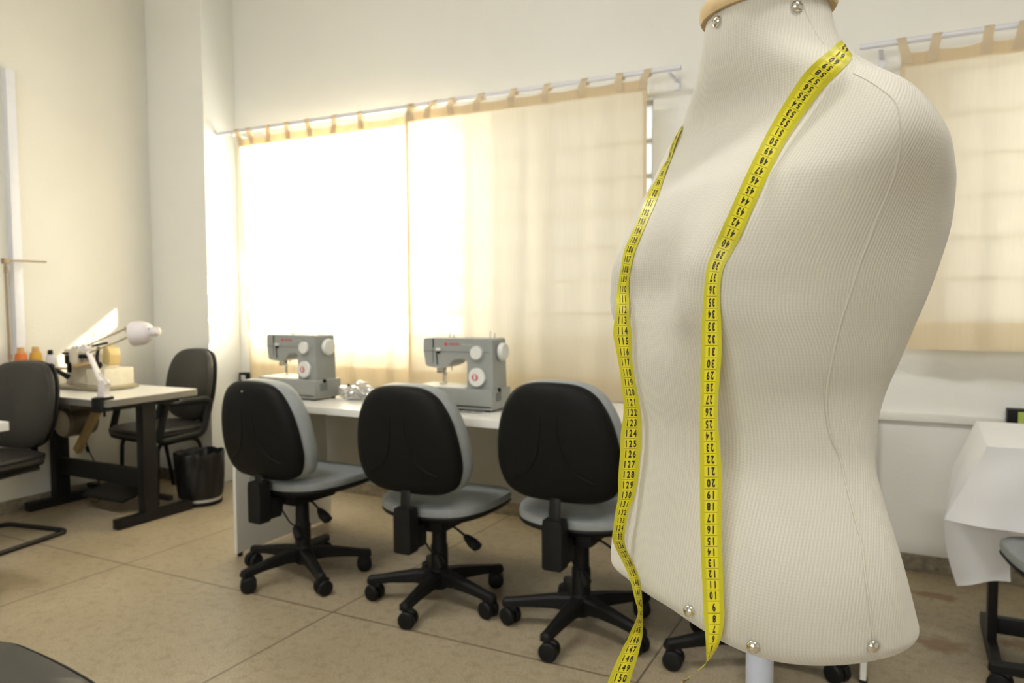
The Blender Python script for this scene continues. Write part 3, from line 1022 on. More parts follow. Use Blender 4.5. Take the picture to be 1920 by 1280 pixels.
# slip of clear wrapper under the right machine
bm = BM()
bmesh.ops.create_grid(bm, x_segments=14, y_segments=6, size=.5)
for v in bm.verts:
    v.co = V((v.co.x * .13, v.co.y * .035, .003 + .004 * abs(sin(v.co.x * 17 + v.co.y * 9))))
o = obj('wrapper', bm, M_PLAS, smooth=15); o.location = (-1.585, 2.685, DZ); o.rotation_euler = (0, 0, .1)
tag(o, 'thin strip of clear wrapper at the front foot of the right machine', 'wrapper')

# ------------------------------------------------------------------ dress form
FORM_LOC, FORM_ROT = (-0.1248, 0.7817, 0), radians(-41.76)
FORM = [(.880, .157, .136, .107), (.905, .157, .137, .106), (.935, .158, .139, .089), (.965, .156, .135, .073), (.995, .147, .130, .065),
        (1.025, .132, .126, .065), (1.055, .119, .122, .068), (1.085, .116, .122, .075), (1.115, .117, .127, .089), (1.145, .125, .129, .104),
        (1.175, .132, .121, .119), (1.205, .139, .109, .134), (1.235, .145, .112, .146), (1.265, .153, .110, .151), (1.300, .164, .094, .140),
        (1.315, .168, .080, .127), (1.330, .171, .066, .109), (1.345, .170, .054, .086), (1.360, .162, .046, .074), (1.375, .146, .043, .073),
        (1.390, .122, .045, .076), (1.405, .100, .050, .068), (1.420, .081, .054, .064), (1.435, .068, .056, .058), (1.450, .062, .056, .053),
        (1.470, .058, .054, .049)]


def form_val(z, c):
    n = len(FORM)
    i = 0
    while i < n - 2 and z > FORM[i + 1][0]:
        i += 1
    def slope(k):
        k = min(max(k, 0), n - 1)
        a, b = max(k - 1, 0), min(k + 1, n - 1)
        return (FORM[b][c] - FORM[a][c]) / (FORM[b][0] - FORM[a][0])
    z0, z1 = FORM[i][0], FORM[i + 1][0]
    h = z1 - z0
    s = min(max((z - z0) / h, 0), 1)
    m0, m1 = slope(i) * h, slope(i + 1) * h
    y0, y1 = FORM[i][c], FORM[i + 1][c]
    return (2 * s ** 3 - 3 * s ** 2 + 1) * y0 + (s ** 3 - 2 * s ** 2 + s) * m0 + (-2 * s ** 3 + 3 * s ** 2) * y1 + (s ** 3 - s ** 2) * m1


def form_point(z, phi):
    """phi measured from the centre front towards the form's left side; local x = left, y = back"""
    a, bf, bb = form_val(z, 1), form_val(z, 2), form_val(z, 3)
    n = 2.25
    c, s = sin(phi), cos(phi)
    u = a * math.copysign(abs(c) ** (2 / n), c)
    v = (bf if s > 0 else bb) * math.copysign(abs(s) ** (2 / n), s)
    fr = max(s, 0) ** .5
    bust = .036 * math.exp(-((z - 1.205) / (.040 if z < 1.205 else .058)) ** 2)
    v += fr * bust * (math.exp(-((u - .072) / .045) ** 2) + math.exp(-((u + .072) / .045) ** 2))
    arm = .005 * math.exp(-((z - 1.322) / .030) ** 2) * math.exp(-((abs(c) - 1) / .12) ** 2)
    u += math.copysign(arm, c)
    return V((u, -v, z))


def hem_height(phi):
    """the lower edge is cut a little higher at the front"""
    st = lambda t: (lambda q: q * q * (3 - 2 * q))(min(max(t, 0), 1))
    p = form_point(.905, phi)
    u, v = p.x, -p.y
    return .9045 + .0205 * st((v - .02) / .11) * st((u + .15) / .12) * st((.145 - u) / .12)


def trimmed_point(s, phi):
    """s runs 0 (hem) to 1 (neck)"""
    zb = hem_height(phi)
    z = zb + (1.470 - zb) * s
    p = form_point(z, phi)
    d = max(0, 1 - (z - zb) / .012)
    k = 1 - .05 * d * d
    return V((p.x * k, p.y * k, z))


def build_form():
    root = thing('dress_form', 'cream knit dress form with a yellow measuring tape round its neck', 'dress form', FORM_LOC, FORM_ROT)
    NP = 144
    zs = [0, .004, .009, .015] + [.022 + (1 - .022) * k / 112 for k in range(113)]
    bm = BM()
    uvl = bm.loops.layers.uv.new('girth')
    rings, girth = [], []
    for z in zs:
        pts = [trimmed_point(z, -pi + 2 * pi * k / NP) for k in range(NP)]
        rings.append([bm.verts.new(p) for p in pts])
        # girth measured from the centre front
        g = [0.0] * (NP + 1)
        c = NP // 2
        for k in range(c + 1, NP + 1):
            g[k] = g[k - 1] + (pts[k % NP] - pts[k - 1]).length
        for k in range(c - 1, -1, -1):
            g[k] = g[k + 1] - (pts[k + 1] - pts[k]).length
        girth.append(g)
    for j in range(len(zs) - 1):
        for k in range(NP):
            f = bm.faces.new((rings[j][k], rings[j][(k + 1) % NP], rings[j + 1][(k + 1) % NP], rings[j + 1][k]))
            for l, (jj, kk) in zip(f.loops, ((j, k), (j, k + 1), (j + 1, k + 1), (j + 1, k))):
                l[uvl].uv = (girth[jj][kk], zs[jj] * .565)
    # tucked-in underside
    inner = [bm.verts.new((v.co.x * .90, v.co.y * .90, v.co.z + .004)) for v in rings[0]]
    for k in range(NP):
        bm.faces.new((inner[k], inner[(k + 1) % NP], rings[0][(k + 1) % NP], rings[0][k]))
    bm.faces.new(list(reversed(inner)))
    bm.faces.new(rings[-1])
    body = obj('torso', bm, M_KNIT, root, smooth=60)
    # neck cap of pale wood
    bm = BM()
    ring = lambda s, z: [V((p.x * s, (p.y + .003) * s - .003, z)) for p in (form_point(1.468, -pi + 2 * pi * k / 72) for k in range(72))]
    loft(bm, [ring(.90, 1.4685), ring(1.08, 1.4685), ring(1.11, 1.4715), ring(1.11, 1.480), ring(1.07, 1.484), ring(.5, 1.488)])
    obj('neck_cap', bm, M_WOOD, root)
    bm = BM(); lathe(bm, [(.010, 1.486), (.012, 1.500), (.02, 1.512), (.016, 1.528), (.004, 1.534)], 20); obj('finial', bm, M_WOOD, root)

    def stud(z, phi):
        p = form_point(z, phi)
        e = 1e-3
        n = (form_point(z, phi + e) - p).cross(form_point(z + e, phi) - p).normalized()
        bm = BM(); lathe(bm, [(.0052, -.001), (.0055, .0008), (.0048, .0025), (.003, .0038), (.0008, .0044)], 22, axis_matrix(p, n))
        obj('stud', bm, M_CHROME, root)
    for z, phi in STUDS:
        stud(z, phi)
    for path, r in SEAMS:
        bm = BM()
        line = []
        for q in smooth_path([(z, ph, 0) for z, ph in path], 14):
            p, e = form_point(q.x, q.y), 1e-3
            n = (form_point(q.x, q.y + e) - p).cross(form_point(q.x + e, q.y) - p).normalized()
            line.append(p + n * (r * .25))
        tube(bm, line, r, seg=6)
        obj('seam', bm, M_SEAM, root)
    bm = BM(); cyl(bm, (.0, .0, .06), (.0, .0, .905), .0135, seg=20); obj('stand_pole', bm, M_POLE, root)
    bm = BM(); lathe(bm, [(.17, 0), (.175, .006), (.17, .014), (.06, .022), (.02, .03), (.018, .07)], 40); obj('stand_base', bm, M_POLE, root)
    return root, body


STUDS = [(1.4592, -0.031), (1.4563, 1.31), (0.9335, 0.396), (0.9185, 0.789), (0.9221, 1.473)]
SEAMS = [([(1.3235, 1.389), (1.2921, 1.473), (1.2536, 1.448), (1.2077, 1.382), (1.166, 1.363), (1.1253, 1.37), (1.0879, 1.407), (1.0606, 1.483), (1.0083, 1.47), (0.9776, 1.442), (0.9488, 1.455), (0.9151, 1.489)], 0.0009),
         ([(1.4557, 1.433), (1.4356, 1.50), (1.418, 1.45)], 0.0004),
         ([(1.3792, 1.14), (1.3619, 1.225), (1.3486, 1.31), (1.331, 1.357), (1.3083, 1.461)], 0.0005)]
form, torso = build_form()
TAPE_RINGS = [
    (-0.1543,0.5923,0.8940, -0.1538,0.6103,0.8886, 0.30),
    (-0.1462,0.5970,0.9011, -0.1488,0.6132,0.8942, 1.70),
    (-0.1380,0.6020,0.9077, -0.1400,0.6179,0.9031, 3.20),
    (-0.1380,0.6051,0.9156, -0.1361,0.6198,0.9084, 4.36),
    (-0.1391,0.6078,0.9252, -0.1304,0.6208,0.9208, 5.82),
    (-0.1415,0.6120,0.9408, -0.1275,0.6224,0.9394, 8.00),
    (-0.1429,0.6137,0.9576, -0.1280,0.6219,0.9573, 9.81),
    (-0.1446,0.6146,0.9834, -0.1292,0.6226,0.9833, 12.75),
    (-0.1459,0.6156,1.0094, -0.1305,0.6235,1.0093, 15.67),
    (-0.1472,0.6176,1.0527, -0.1310,0.6259,1.0526, 20.24),
    (-0.1477,0.6189,1.0787, -0.1331,0.6264,1.0786, 22.96),
    (-0.1483,0.6202,1.1046, -0.1352,0.6269,1.1046, 25.68),
    (-0.1482,0.6213,1.1220, -0.1351,0.6280,1.1219, 27.40),
    (-0.1486,0.6222,1.1393, -0.1343,0.6295,1.1392, 29.18),
    (-0.1485,0.6232,1.1566, -0.1335,0.6310,1.1565, 30.96),
    (-0.1483,0.6250,1.1826, -0.1344,0.6321,1.1825, 33.53),
    (-0.1475,0.6266,1.1999, -0.1355,0.6324,1.1998, 35.30),
    (-0.1469,0.6288,1.2172, -0.1349,0.6329,1.2162, 36.96),
    (-0.1451,0.6319,1.2302, -0.1323,0.6344,1.2270, 38.23),
    (-0.1397,0.6338,1.2453, -0.1258,0.6369,1.2398, 39.80),
    (-0.1336,0.6328,1.2591, -0.1194,0.6380,1.2529, 41.40),
    (-0.1287,0.6352,1.2711, -0.1151,0.6415,1.2649, 42.80),
    (-0.1209,0.6415,1.2926, -0.1070,0.6483,1.2865, 45.33),
    (-0.1129,0.6515,1.3148, -0.0989,0.6583,1.3087, 48.08),
    (-0.1043,0.6646,1.3382, -0.0902,0.6715,1.3316, 50.86),
    (-0.0936,0.6722,1.3598, -0.0786,0.6795,1.3518, 53.58),
    (-0.0801,0.6747,1.3810, -0.0633,0.6828,1.3722, 56.93),
    (-0.0699,0.6760,1.3914, -0.0535,0.6834,1.3817, 59.00),
    (-0.0621,0.6871,1.4010, -0.0463,0.6929,1.3917, 60.73),
    (-0.0537,0.7119,1.4167, -0.0456,0.7115,1.4036, 62.74),
    (-0.0666,0.8036,1.4386, -0.0589,0.8044,1.4231, 66.17),
    (-0.0904,0.8281,1.4425, -0.0870,0.8331,1.4271, 70.92),
    (-0.1186,0.8436,1.4425, -0.1192,0.8512,1.4273, 75.67),
    (-0.1491,0.8453,1.4387, -0.1548,0.8547,1.4236, 80.42),
    (-0.1724,0.8358,1.4331, -0.1828,0.8462,1.4179, 85.17),
    (-0.1933,0.8277,1.4214, -0.2072,0.8412,1.4059, 89.92),
    (-0.2156,0.8140,1.3796, -0.2200,0.8238,1.3825, 93.03),
    (-0.2234,0.8156,1.3639, -0.2306,0.8269,1.3672, 94.78),
    (-0.2265,0.8105,1.3477, -0.2343,0.8238,1.3510, 96.41),
    (-0.2269,0.7977,1.3374, -0.2357,0.8105,1.3412, 97.25),
    (-0.2245,0.7758,1.3215, -0.2350,0.7866,1.3249, 98.59),
    (-0.2198,0.7468,1.3053, -0.2327,0.7552,1.3088, 99.82),
    (-0.2204,0.7330,1.2918, -0.2340,0.7404,1.2950, 101.03),
    (-0.2252,0.7227,1.2736, -0.2379,0.7306,1.2765, 103.03),
    (-0.2297,0.7171,1.2591, -0.2425,0.7249,1.2617, 104.62),
    (-0.2347,0.7144,1.2448, -0.2478,0.7214,1.2472, 106.24),
    (-0.2373,0.7113,1.2310, -0.2492,0.7178,1.2325, 107.72),
    (-0.2395,0.7115,1.2172, -0.2515,0.7165,1.2180, 109.19),
    (-0.2391,0.7106,1.2033, -0.2521,0.7121,1.2034, 110.68),
    (-0.2375,0.7073,1.1931, -0.2495,0.7049,1.1931, 111.70),
    (-0.2372,0.7082,1.1802, -0.2506,0.7020,1.1803, 112.95),
    (-0.2356,0.7085,1.1659, -0.2512,0.7005,1.1659, 114.37),
    (-0.2349,0.7081,1.1541, -0.2491,0.7008,1.1541, 115.55),
    (-0.2347,0.7076,1.1428, -0.2470,0.7012,1.1428, 116.65),
    (-0.2326,0.7077,1.1279, -0.2444,0.7016,1.1280, 118.17),
    (-0.2300,0.7082,1.1135, -0.2428,0.7016,1.1136, 119.68),
    (-0.2274,0.7086,1.0992, -0.2411,0.7016,1.0992, 121.16),
    (-0.2262,0.7084,1.0848, -0.2413,0.7006,1.0849, 122.63),
    (-0.2259,0.7076,1.0704, -0.2428,0.6989,1.0705, 124.05),
    (-0.2256,0.7069,1.0561, -0.2430,0.6980,1.0562, 125.50),
    (-0.2267,0.7055,1.0417, -0.2436,0.6968,1.0418, 126.95),
    (-0.2273,0.7043,1.0274, -0.2442,0.6956,1.0275, 128.40),
    (-0.2302,0.7018,1.0105, -0.2439,0.6947,1.0106, 130.12),
    (-0.2346,0.6990,0.9950, -0.2458,0.6924,0.9958, 131.97),
    (-0.2373,0.6978,0.9793, -0.2466,0.6889,0.9810, 134.03),
    (-0.2379,0.6965,0.9687, -0.2455,0.6829,0.9720, 135.28),
    (-0.2343,0.6922,0.9605, -0.2383,0.6762,0.9631, 136.53),
    (-0.2243,0.6845,0.9499, -0.2274,0.6674,0.9523, 138.25),
    (-0.2151,0.6738,0.9391, -0.2180,0.6562,0.9426, 139.94),
    (-0.2113,0.6683,0.9262, -0.2127,0.6509,0.9311, 141.53),
    (-0.2108,0.6687,0.9131, -0.2101,0.6523,0.9193, 142.80),
    (-0.2114,0.6708,0.9031, -0.2138,0.6545,0.9075, 144.03),
    (-0.2111,0.6698,0.8955, -0.2178,0.6559,0.8987, 145.00),
    (-0.2106,0.6667,0.8888, -0.2211,0.6568,0.8902, 145.86),
    (-0.2117,0.6638,0.8813, -0.2249,0.6562,0.8827, 146.72),
    (-0.2131,0.6622,0.8736, -0.2279,0.6546,0.8752, 147.62),
    (-0.2172,0.6592,0.8585, -0.2337,0.6508,0.8606, 149.40),
    (-0.2196,0.6573,0.8483, -0.2370,0.6484,0.8504, 150.41),
    (-0.2221,0.6556,0.8420, -0.2395,0.6468,0.8440, 151.00),
]


def build_tape():
    root = thing('measuring_tape', 'yellow measuring tape with black numbers hanging round the dress form neck', 'measuring tape', (TAPE_RINGS[0][0], TAPE_RINGS[0][1], TAPE_RINGS[0][2]))
    org = V(root.location)
    A = smooth_path([V(r[0:3]) - org for r in TAPE_RINGS], 5)
    B = smooth_path([V(r[3:6]) - org for r in TAPE_RINGS], 5)
    U = [p.x for p in smooth_path([(r[6], 0, 0) for r in TAPE_RINGS], 5)]
    bm = BM()
    uvl = bm.loops.layers.uv.new('tape')
    NV = 5
    rows = [[bm.verts.new(a.lerp(b, k / (NV - 1))) for k in range(NV)] for a, b in zip(A, B)]
    for j in range(len(rows) - 1):
        for k in range(NV - 1):
            f = bm.faces.new((rows[j][k], rows[j][k + 1], rows[j + 1][k + 1], rows[j + 1][k]))
            for l, (jj, kk) in zip(f.loops, ((j, k), (j, k + 1), (j + 1, k + 1), (j + 1, k))):
                l[uvl].uv = (U[jj], kk / (NV - 1))
    band = obj('band', bm, M_TAPE, root, smooth=180)

    def at(u, v, lift):
        j = 0
        lo, hi = 0, len(U) - 1
        while hi - lo > 1:
            m = (lo + hi) // 2
            if U[m] <= u: lo = m
            else: hi = m
        s = (u - U[lo]) / max(U[hi] - U[lo], 1e-6)
        a, b = A[lo].lerp(A[hi], s), B[lo].lerp(B[hi], s)
        n = (A[hi] - A[lo]).cross(B[lo] - A[lo])
        n = n.normalized() if n.length > 1e-12 else V((0, 0, 1))
        p = a.lerp(b, v)
        # printed face looks away from the form, towards the room
        if n.dot(CAM - (p + org)) < 0:
            n = -n
        return p + n * lift

    glyph = {}
    for ch in '0123456789':
        me = text_mesh(ch, 1.0, 0, 0.56, 0.036)
        vs = [(v.co.x, v.co.y) for v in me.vertices]
        fs = [tuple(p.vertices) for p in me.polygons]
        xs = [q[0] for q in vs]; ys = [q[1] for q in vs]
        cx, cy = (min(xs) + max(xs)) / 2, (min(ys) + max(ys)) / 2
        glyph[ch] = ([(a - cx, b - cy) for a, b in vs], fs)
        bpy.data.meshes.remove(me)
    for n in list(range(2, 65)) + [0] + list(range(92, 151)) + [0]:
        if n == 0:              # one printed run on each hanging length
            obj('numbers', bm, M_INK, root, smooth=0)
            continue
        if n in (2, 92):
            bm = BM()
        s = str(n)
        for i, ch in enumerate(s):
            vs, fs = glyph[ch]
            off = (i - (len(s) - 1) / 2) * 0.355
            V_ = []
            for (x, y) in vs:
                tx = off + x * 0.88         # in cm, towards edge A
                ty = y * 0.92               # in cm, towards lower numbers
                V_.append(bm.verts.new(at(min(max(n - ty, 0.05), 150.42), 0.5 - tx / 1.65, 0.00035)))
            for f in fs:
                try:
                    bm.faces.new([V_[q] for q in f])
                except ValueError:
                    pass
    for j, sgn in ((0, -1), (len(A) - 1, 1)):
        i = 3 if sgn < 0 else len(A) - 4
        t = (A[j] - A[i]).normalized()
        w = (B[j] - A[j])
        n = t.cross(w).normalized()
        bm = BM()
        L = .012
        ring = lambda c: [c + n * .0005, c + w + n * .0005, c + w - n * .0005, c - n * .0005]
        loft(bm, [ring(A[j] - t * .001), ring(A[j] + t * L)])
        bmesh.ops.recalc_face_normals(bm, faces=bm.faces)
        obj('end_clip', bm, M_BRASS, root, smooth=30, label='brown metal end clip')
    return root


build_tape()

# ------------------------------------------------------------------ overlock table in the left corner
TZ = 0.70
tab = thing('machine_table', 'white topped sewing table on black T legs in the left corner', 'table', (-4.05, 2.775, 0))
bm = BM(); prism(bm, [(p[0], p[1]) for p in rounded([(-.45, -.29), (.45, -.29), (.45, .29), (-.45, .29)], .03)], TZ - .035, TZ, 'z', bevel=.002); obj('tabletop', bm, M_LAM, tab)
bm = BM(); prism(bm, [(p[0], p[1]) for p in rounded([(-.4512, -.2912), (.4512, -.2912), (.4512, .2912), (-.4512, .2912)], .03)], TZ - .036, TZ - .002, 'z'); obj('edge_shade', bm, mat('edge_shade_grey', (.17, .16, .135), rough=.45), tab, label='grey strip painting shade on the tabletop edge')  # shade on the white tabletop's edge, put into a darker grey strip
for x in (-.40, .375):
    bm = BM(); box(bm, (x, 0.0, .355), (.055, .085, .61), bevel=.004); box(bm, (x, 0, TZ - .05), (.05, .40, .03), bevel=.003); p = obj('leg', bm, M_BLACKM, tab)
    bm = BM(); box(bm, (x, .035, .030), (.05, .47, .05), bevel=.004); obj('foot', bm, M_BLACKM, tab)
bm = BM(); box(bm, (-.0125, 0.0, .235), (.73, .03, .10), bevel=.003); obj('stretcher', bm, M_BLACKM, tab)
bm = BM(); box(bm, (-.0125, .16, .085), (.73, .03, .03), bevel=.003); box(bm, (.0, .08, .105), (.36, .20, .02), bevel=.004, rot=Euler((.22, 0, 0)));
obj('treadle', bm, M_BLACKM, tab)
bm = BM()
ML = (-.285, -.03, .50)
cyl(bm, (ML[0], ML[1] - .02, ML[2]), (ML[0], ML[1] + .16, ML[2]), .085, seg=28, bev=.012)
box(bm, (ML[0], ML[1] + .06, ML[2] + .11), (.10, .12, .08), bevel=.006)
mo = obj('motor', bm, M_STEEL if False else mat('motor_grey', (.16, .145, .115), rough=.45, metal=.3), tab)
bm = BM()
lathe(bm, [(.072, 0), (.074, .006), (.06, .014), (.02, .018)], 28, axis_matrix((ML[0], ML[1] - .02, ML[2]), (0, -1, 0)))
for k in range(8):
    a = 2 * pi * k / 8
    box(bm, (ML[0] + .045 * cos(a), ML[1] - .034, ML[2] + .045 * sin(a)), (.014, .004, .006), rot=Euler((0, -a, 0)))
obj('motor_cover', bm, mat('motor_cover_grey', (.30, .27, .21), rough=.4, metal=.3), mo)
bm = BM(); box(bm, (-.15, .03, .49), (.045, .03, .42), bevel=.004, rot=Euler((0, radians(38), 0))); obj('belt_guard', bm, M_BEIGE, tab)
# cables hanging under the table
t = thing('power_cord', 'dark power cord with plug hanging below the white sewing table', 'cord', (-3.80, 2.90, 0.0))
bm = BM(); tube(bm, smooth_path([(.02, .02, .655), (.03, .0, .58), (.01, -.01, .46), (-.02, 0, .36), (.0, .01, .30)], 5), .004, seg=8); obj('cord', bm, M_BLUE, t, label='bluish upper cord')
bm = BM(); box(bm, (.005, .012, .275), (.028, .024, .06), bevel=.006, rot=Euler((0, -.35, 0))); obj('plug', bm, M_BLACKP, t)
bm = BM(); tube(bm, smooth_path([(.015, .0, .25), (.04, -.01, .18), (.05, -.03, .09), (.03, -.03, .012), (-.02, -.03, .006), (-.05, -.03, .006)], 6), .0035, seg=8); obj('cord', bm, M_BLACKP, t)
t = thing('power_cord', 'dark cord hanging from the motor under the white sewing table', 'cord', (-4.27, 2.85, 0.0))
bm = BM(); tube(bm, smooth_path([(-.06, .02, .40), (-.05, .01, .34), (.0, .02, .25), (.03, .02, .15), (.02, .03, .03), (-.02, .03, .006), (-.06, .03, .006)], 6), .0035, seg=8); obj('cord', bm, M_BLACKP, t)
bm = BM(); cyl(bm, (-.055, .012, .34), (-.04, .012, .31), .010, seg=10); obj('clip', bm, M_BLACKP, t)

# overlock machine
ov = thing('overlock_machine', 'cream overlock machine with black fittings on the white sewing table', 'overlock machine', (-4.14, 2.84, TZ))
bm = BM(); prism(bm, rounded([(-.255, .005), (.17, .005), (.17, .023), (-.255, .023)], .004), -.13, .12, 'y', bevel=.004); obj('base_plate', bm, mat('oily_beige', (.30, .26, .17), rough=.4), ov)
bm = BM()
prism(bm, rounded([(-.235, .022), (.03, .022), (.03, .085), (.015, .20), (-.06, .235), (-.155, .245), (-.185, .235), (-.21, .13)], .012), -.06, .10, 'y', bevel=.01)
obj('body', bm, M_OVER, ov)
bm = BM(); prism(bm, rounded([(.0, .022), (.165, .022), (.165, .125), (.0, .118)], .008), -.09, .09, 'y', bevel=.008); obj('side_cover', bm, M_OVER, ov)
bm = BM(); box(bm, (-.13, -.075, .185), (.12, .04, .09), bevel=.012); obj('head', bm, M_OVER, ov)
bm = BM()
box(bm, (-.165, -.10, .205), (.05, .012, .012), bevel=.003); box(bm, (-.15, -.10, .17), (.02, .02, .05), bevel=.003); box(bm, (-.02, -.072, .19), (.10, .03, .022), bevel=.004)
box(bm, (-.135, -.10, .125), (.016, .02, .06), bevel=.003)
obj('presser_fittings', bm, M_BLACKP, ov)
bm = BM(); box(bm, (-.02, -.085, .145), (.15, .04, .018), bevel=.006, rot=Euler((0, -.16, 0))); obj('cloth_plate', bm, mat('tan_plate', (.50, .35, .17), rough=.4), ov)
bm = BM(); tube(bm, [(-.13, -.11, .07), (-.18, -.13, .10), (-.225, -.15, .125)], [.016, .013, .010], seg=10); lathe(bm, [(.02, -.01), (.024, 0), (.02, .012)], 14, axis_matrix((-.228, -.151, .127), (-.7, 0, .5)))
obj('knee_lever', bm, M_BLACKP, ov)
for k, x in enumerate((-.14, -.105, -.07, -.035)):
    bm = BM(); lathe(bm, [(.008, 0), (.012, .006), (.008, .014), (.004, .024)], 14, axis_matrix((x, -.085 + .03, .225 + .004 * k), (0, -.6, 1))); obj('tension_knob', bm, M_STEEL, ov)
for k, (xa, xb, hz) in enumerate(((-.17, -.06, .33), (-.12, .0, .345), (-.05, .06, .325))):
    bm = BM(); tube(bm, smooth_path([(xa, .04, .22), (xa - .005, .04, .28), ((xa + xb) / 2, .03, hz), (xb, .02, .27), (xb + .01, .0, .2)], 6), .0022, seg=6); obj('thread_tube', bm, mat('pale_cream_tube', (.6, .55, .4), rough=.4), ov)
bm = BM(); tube(bm, smooth_path([(.02, -.02, .24), (.03, -.04, .19), (.05, -.05, .15), (.07, -.05, .135)], 5), .010, seg=10); lathe(bm, [(.014, -.006), (.02, 0), (.014, .006)], 14, axis_matrix((.075, -.055, .14), (0, -1, .2)))
obj('lubricator', bm, M_BLACKP, ov)
bm = BM(); prism(bm, rounded([(.045, .15), (.105, .135), (.115, .20), (.10, .24), (.055, .25)], .01), -.02, .05, 'y', bevel=.008); obj('handwheel_guard', bm, mat('gold_guard', (.55, .42, .18), rough=.4), ov)

# clamp lamp on the table corner
lp = thing('desk_lamp', 'white articulated lamp clamped to the corner of the white sewing table', 'lamp', (-3.63, 2.515, TZ))
bm = BM()
box(bm, (0, -.012, .010), (.06, .07, .014), bevel=.003); box(bm, (0, -.052, -.022), (.06, .022, .075), bevel=.008); box(bm, (0, -.012, -.050), (.06, .07, .014), bevel=.003)
cyl(bm, (0, -.012, -.085), (0, -.012, -.043), .007, seg=10)
obj('clamp', bm, M_BLACKP, lp)
bm = BM(); prism(bm, [(-.030, .017), (.030, .017), (.022, .05), (.035, .085), (.020, .105), (-.018, .10), (-.022, .05)], -.03, .005, 'y', bevel=.004); obj('bracket', bm, M_LAMPW, lp)
EL = V((-.125, -.012, .262))
bm = BM()
tube(bm, [(.0, -.012, .07), (-.06, -.012, .165), EL], .016, seg=8, sx=.55, up=(0, 1, 0))
cyl(bm, EL + V((0, -.02, 0)), EL + V((0, .02, 0)), .022, seg=16)
obj('lower_arm', bm, M_LAMPW, lp)
bm = BM(); tube(bm, [(.055, -.02, .085), (-.02, -.02, .14)], .0045, seg=8); obj('spring', bm, M_FRAME, lp)
HD = V((.265, -.012, .335))
bm = BM()
tube(bm, [EL + V((.0, 0, .012)), V((.205, -.012, .372))], .004, seg=8)
tube(bm, [EL + V((.02, 0, -.022)), V((.12, -.012, .30)), V((.21, -.012, .328))], .004, seg=8)
obj('upper_arm', bm, M_BROWN, lp)
bm = BM(); tube(bm, [EL + V((.04, .004, .012)), EL + V((.16, .004, .03))], .006, seg=8); obj('spring', bm, M_BLACKS, lp)
M = axis_matrix(V((.365, -.012, .352)), V((-.90, -.34, -.10)))
bm = BM()
lathe(bm, [(.014, -.012), (.028, -.008), (.046, .008), (.057, .036), (.060, .085), (.057, .085), (.053, .036), (.042, .012), (.02, -.002)], 28, M)
obj('lamp_shade', bm, M_LAMPW, lp)
bm = BM(); lathe(bm, [(.004, -.050), (.018, -.046), (.024, -.030), (.023, -.006)], 22, M); obj('lamp_cap', bm, M_LAMPW, lp)
bm = BM(); tube(bm, smooth_path([V((.205, -.03, .376)), V((.23, -.04, .35)), V((.30, -.05, .350)), V((.385, -.03, .37))], 5), .0028, seg=8); obj('cable', bm, M_BROWN, lp)

# thread stand and cones
ts = thing('thread_stand', 'slim brown thread stand with a flat arm at the left photo edge', 'thread stand', (-4.45, 2.515, TZ + .0005))
bm = BM(); cyl(bm, (0, 0, .0), (0, -.005, .735), .0065, seg=10); cyl(bm, (0, 0, .18), (0, 0, .21), .010, seg=10); cyl(bm, (0, -.003, .66), (0, -.003, .70), .010, seg=10); cyl(bm, (0, 0, 0), (0, 0, .012), .03, seg=16); obj('pole', bm, M_BROWN, ts)
bm = BM(); box(bm, (0, .10, .732), (.022, .24, .010), bevel=.002); box(bm, (0, -.005, .727), (.03, .03, .03), bevel=.003); obj('guide_arm', bm, M_BROWN, ts)
bm = BM(); box(bm, (0, .125, .108), (.09, .36, .012), bevel=.003); box(bm, (0, 0, .09), (.03, .03, .03), bevel=.003); obj('tray', bm, M_BEIGE, ts)


def cone(label, y, r, h, m, core):
    t = thing('thread_cone', label, 'thread cone', (-4.45, y, TZ + .1156), group='thread cones on the stand')
    bm = BM(); lathe(bm, [(r, 0), (r * 1.02, .006), (r * .8, h * .68), (r * .72, h * .74), (r * .5, h * .75)], 24); obj('thread', bm, m, t)
    bm = BM(); lathe(bm, [(r * .56, h * .73), (r * .46, h), (r * .40, h), (r * .40, h - .01)], 20); obj('core', bm, core, t)


cone('orange thread cone on the thread stand tray', 2.574, .037, .130, M_ORANGE, M_CONE)
cone('yellow thread cone right of the orange one', 2.658, .037, .128, M_YELLOW, M_CONE)
cone('white thread cone peeking above the black chair back', 2.742, .028, .105, M_WTHREAD, M_BLACKS)

# ------------------------------------------------------------------ black visitor chairs
VB = mirror_outline([(0, -.215), (.11, -.208), (.19, -.165), (.232, -.07), (.236, .04), (.215, .14), (.165, .205), (.085, .228), (0, .232)])
VS = mirror_outline([(0, -.22), (.12, -.215), (.205, -.17), (.238, -.06), (.242, .08), (.23, .18), (.18, .225), (.09, .235), (0, .237)])


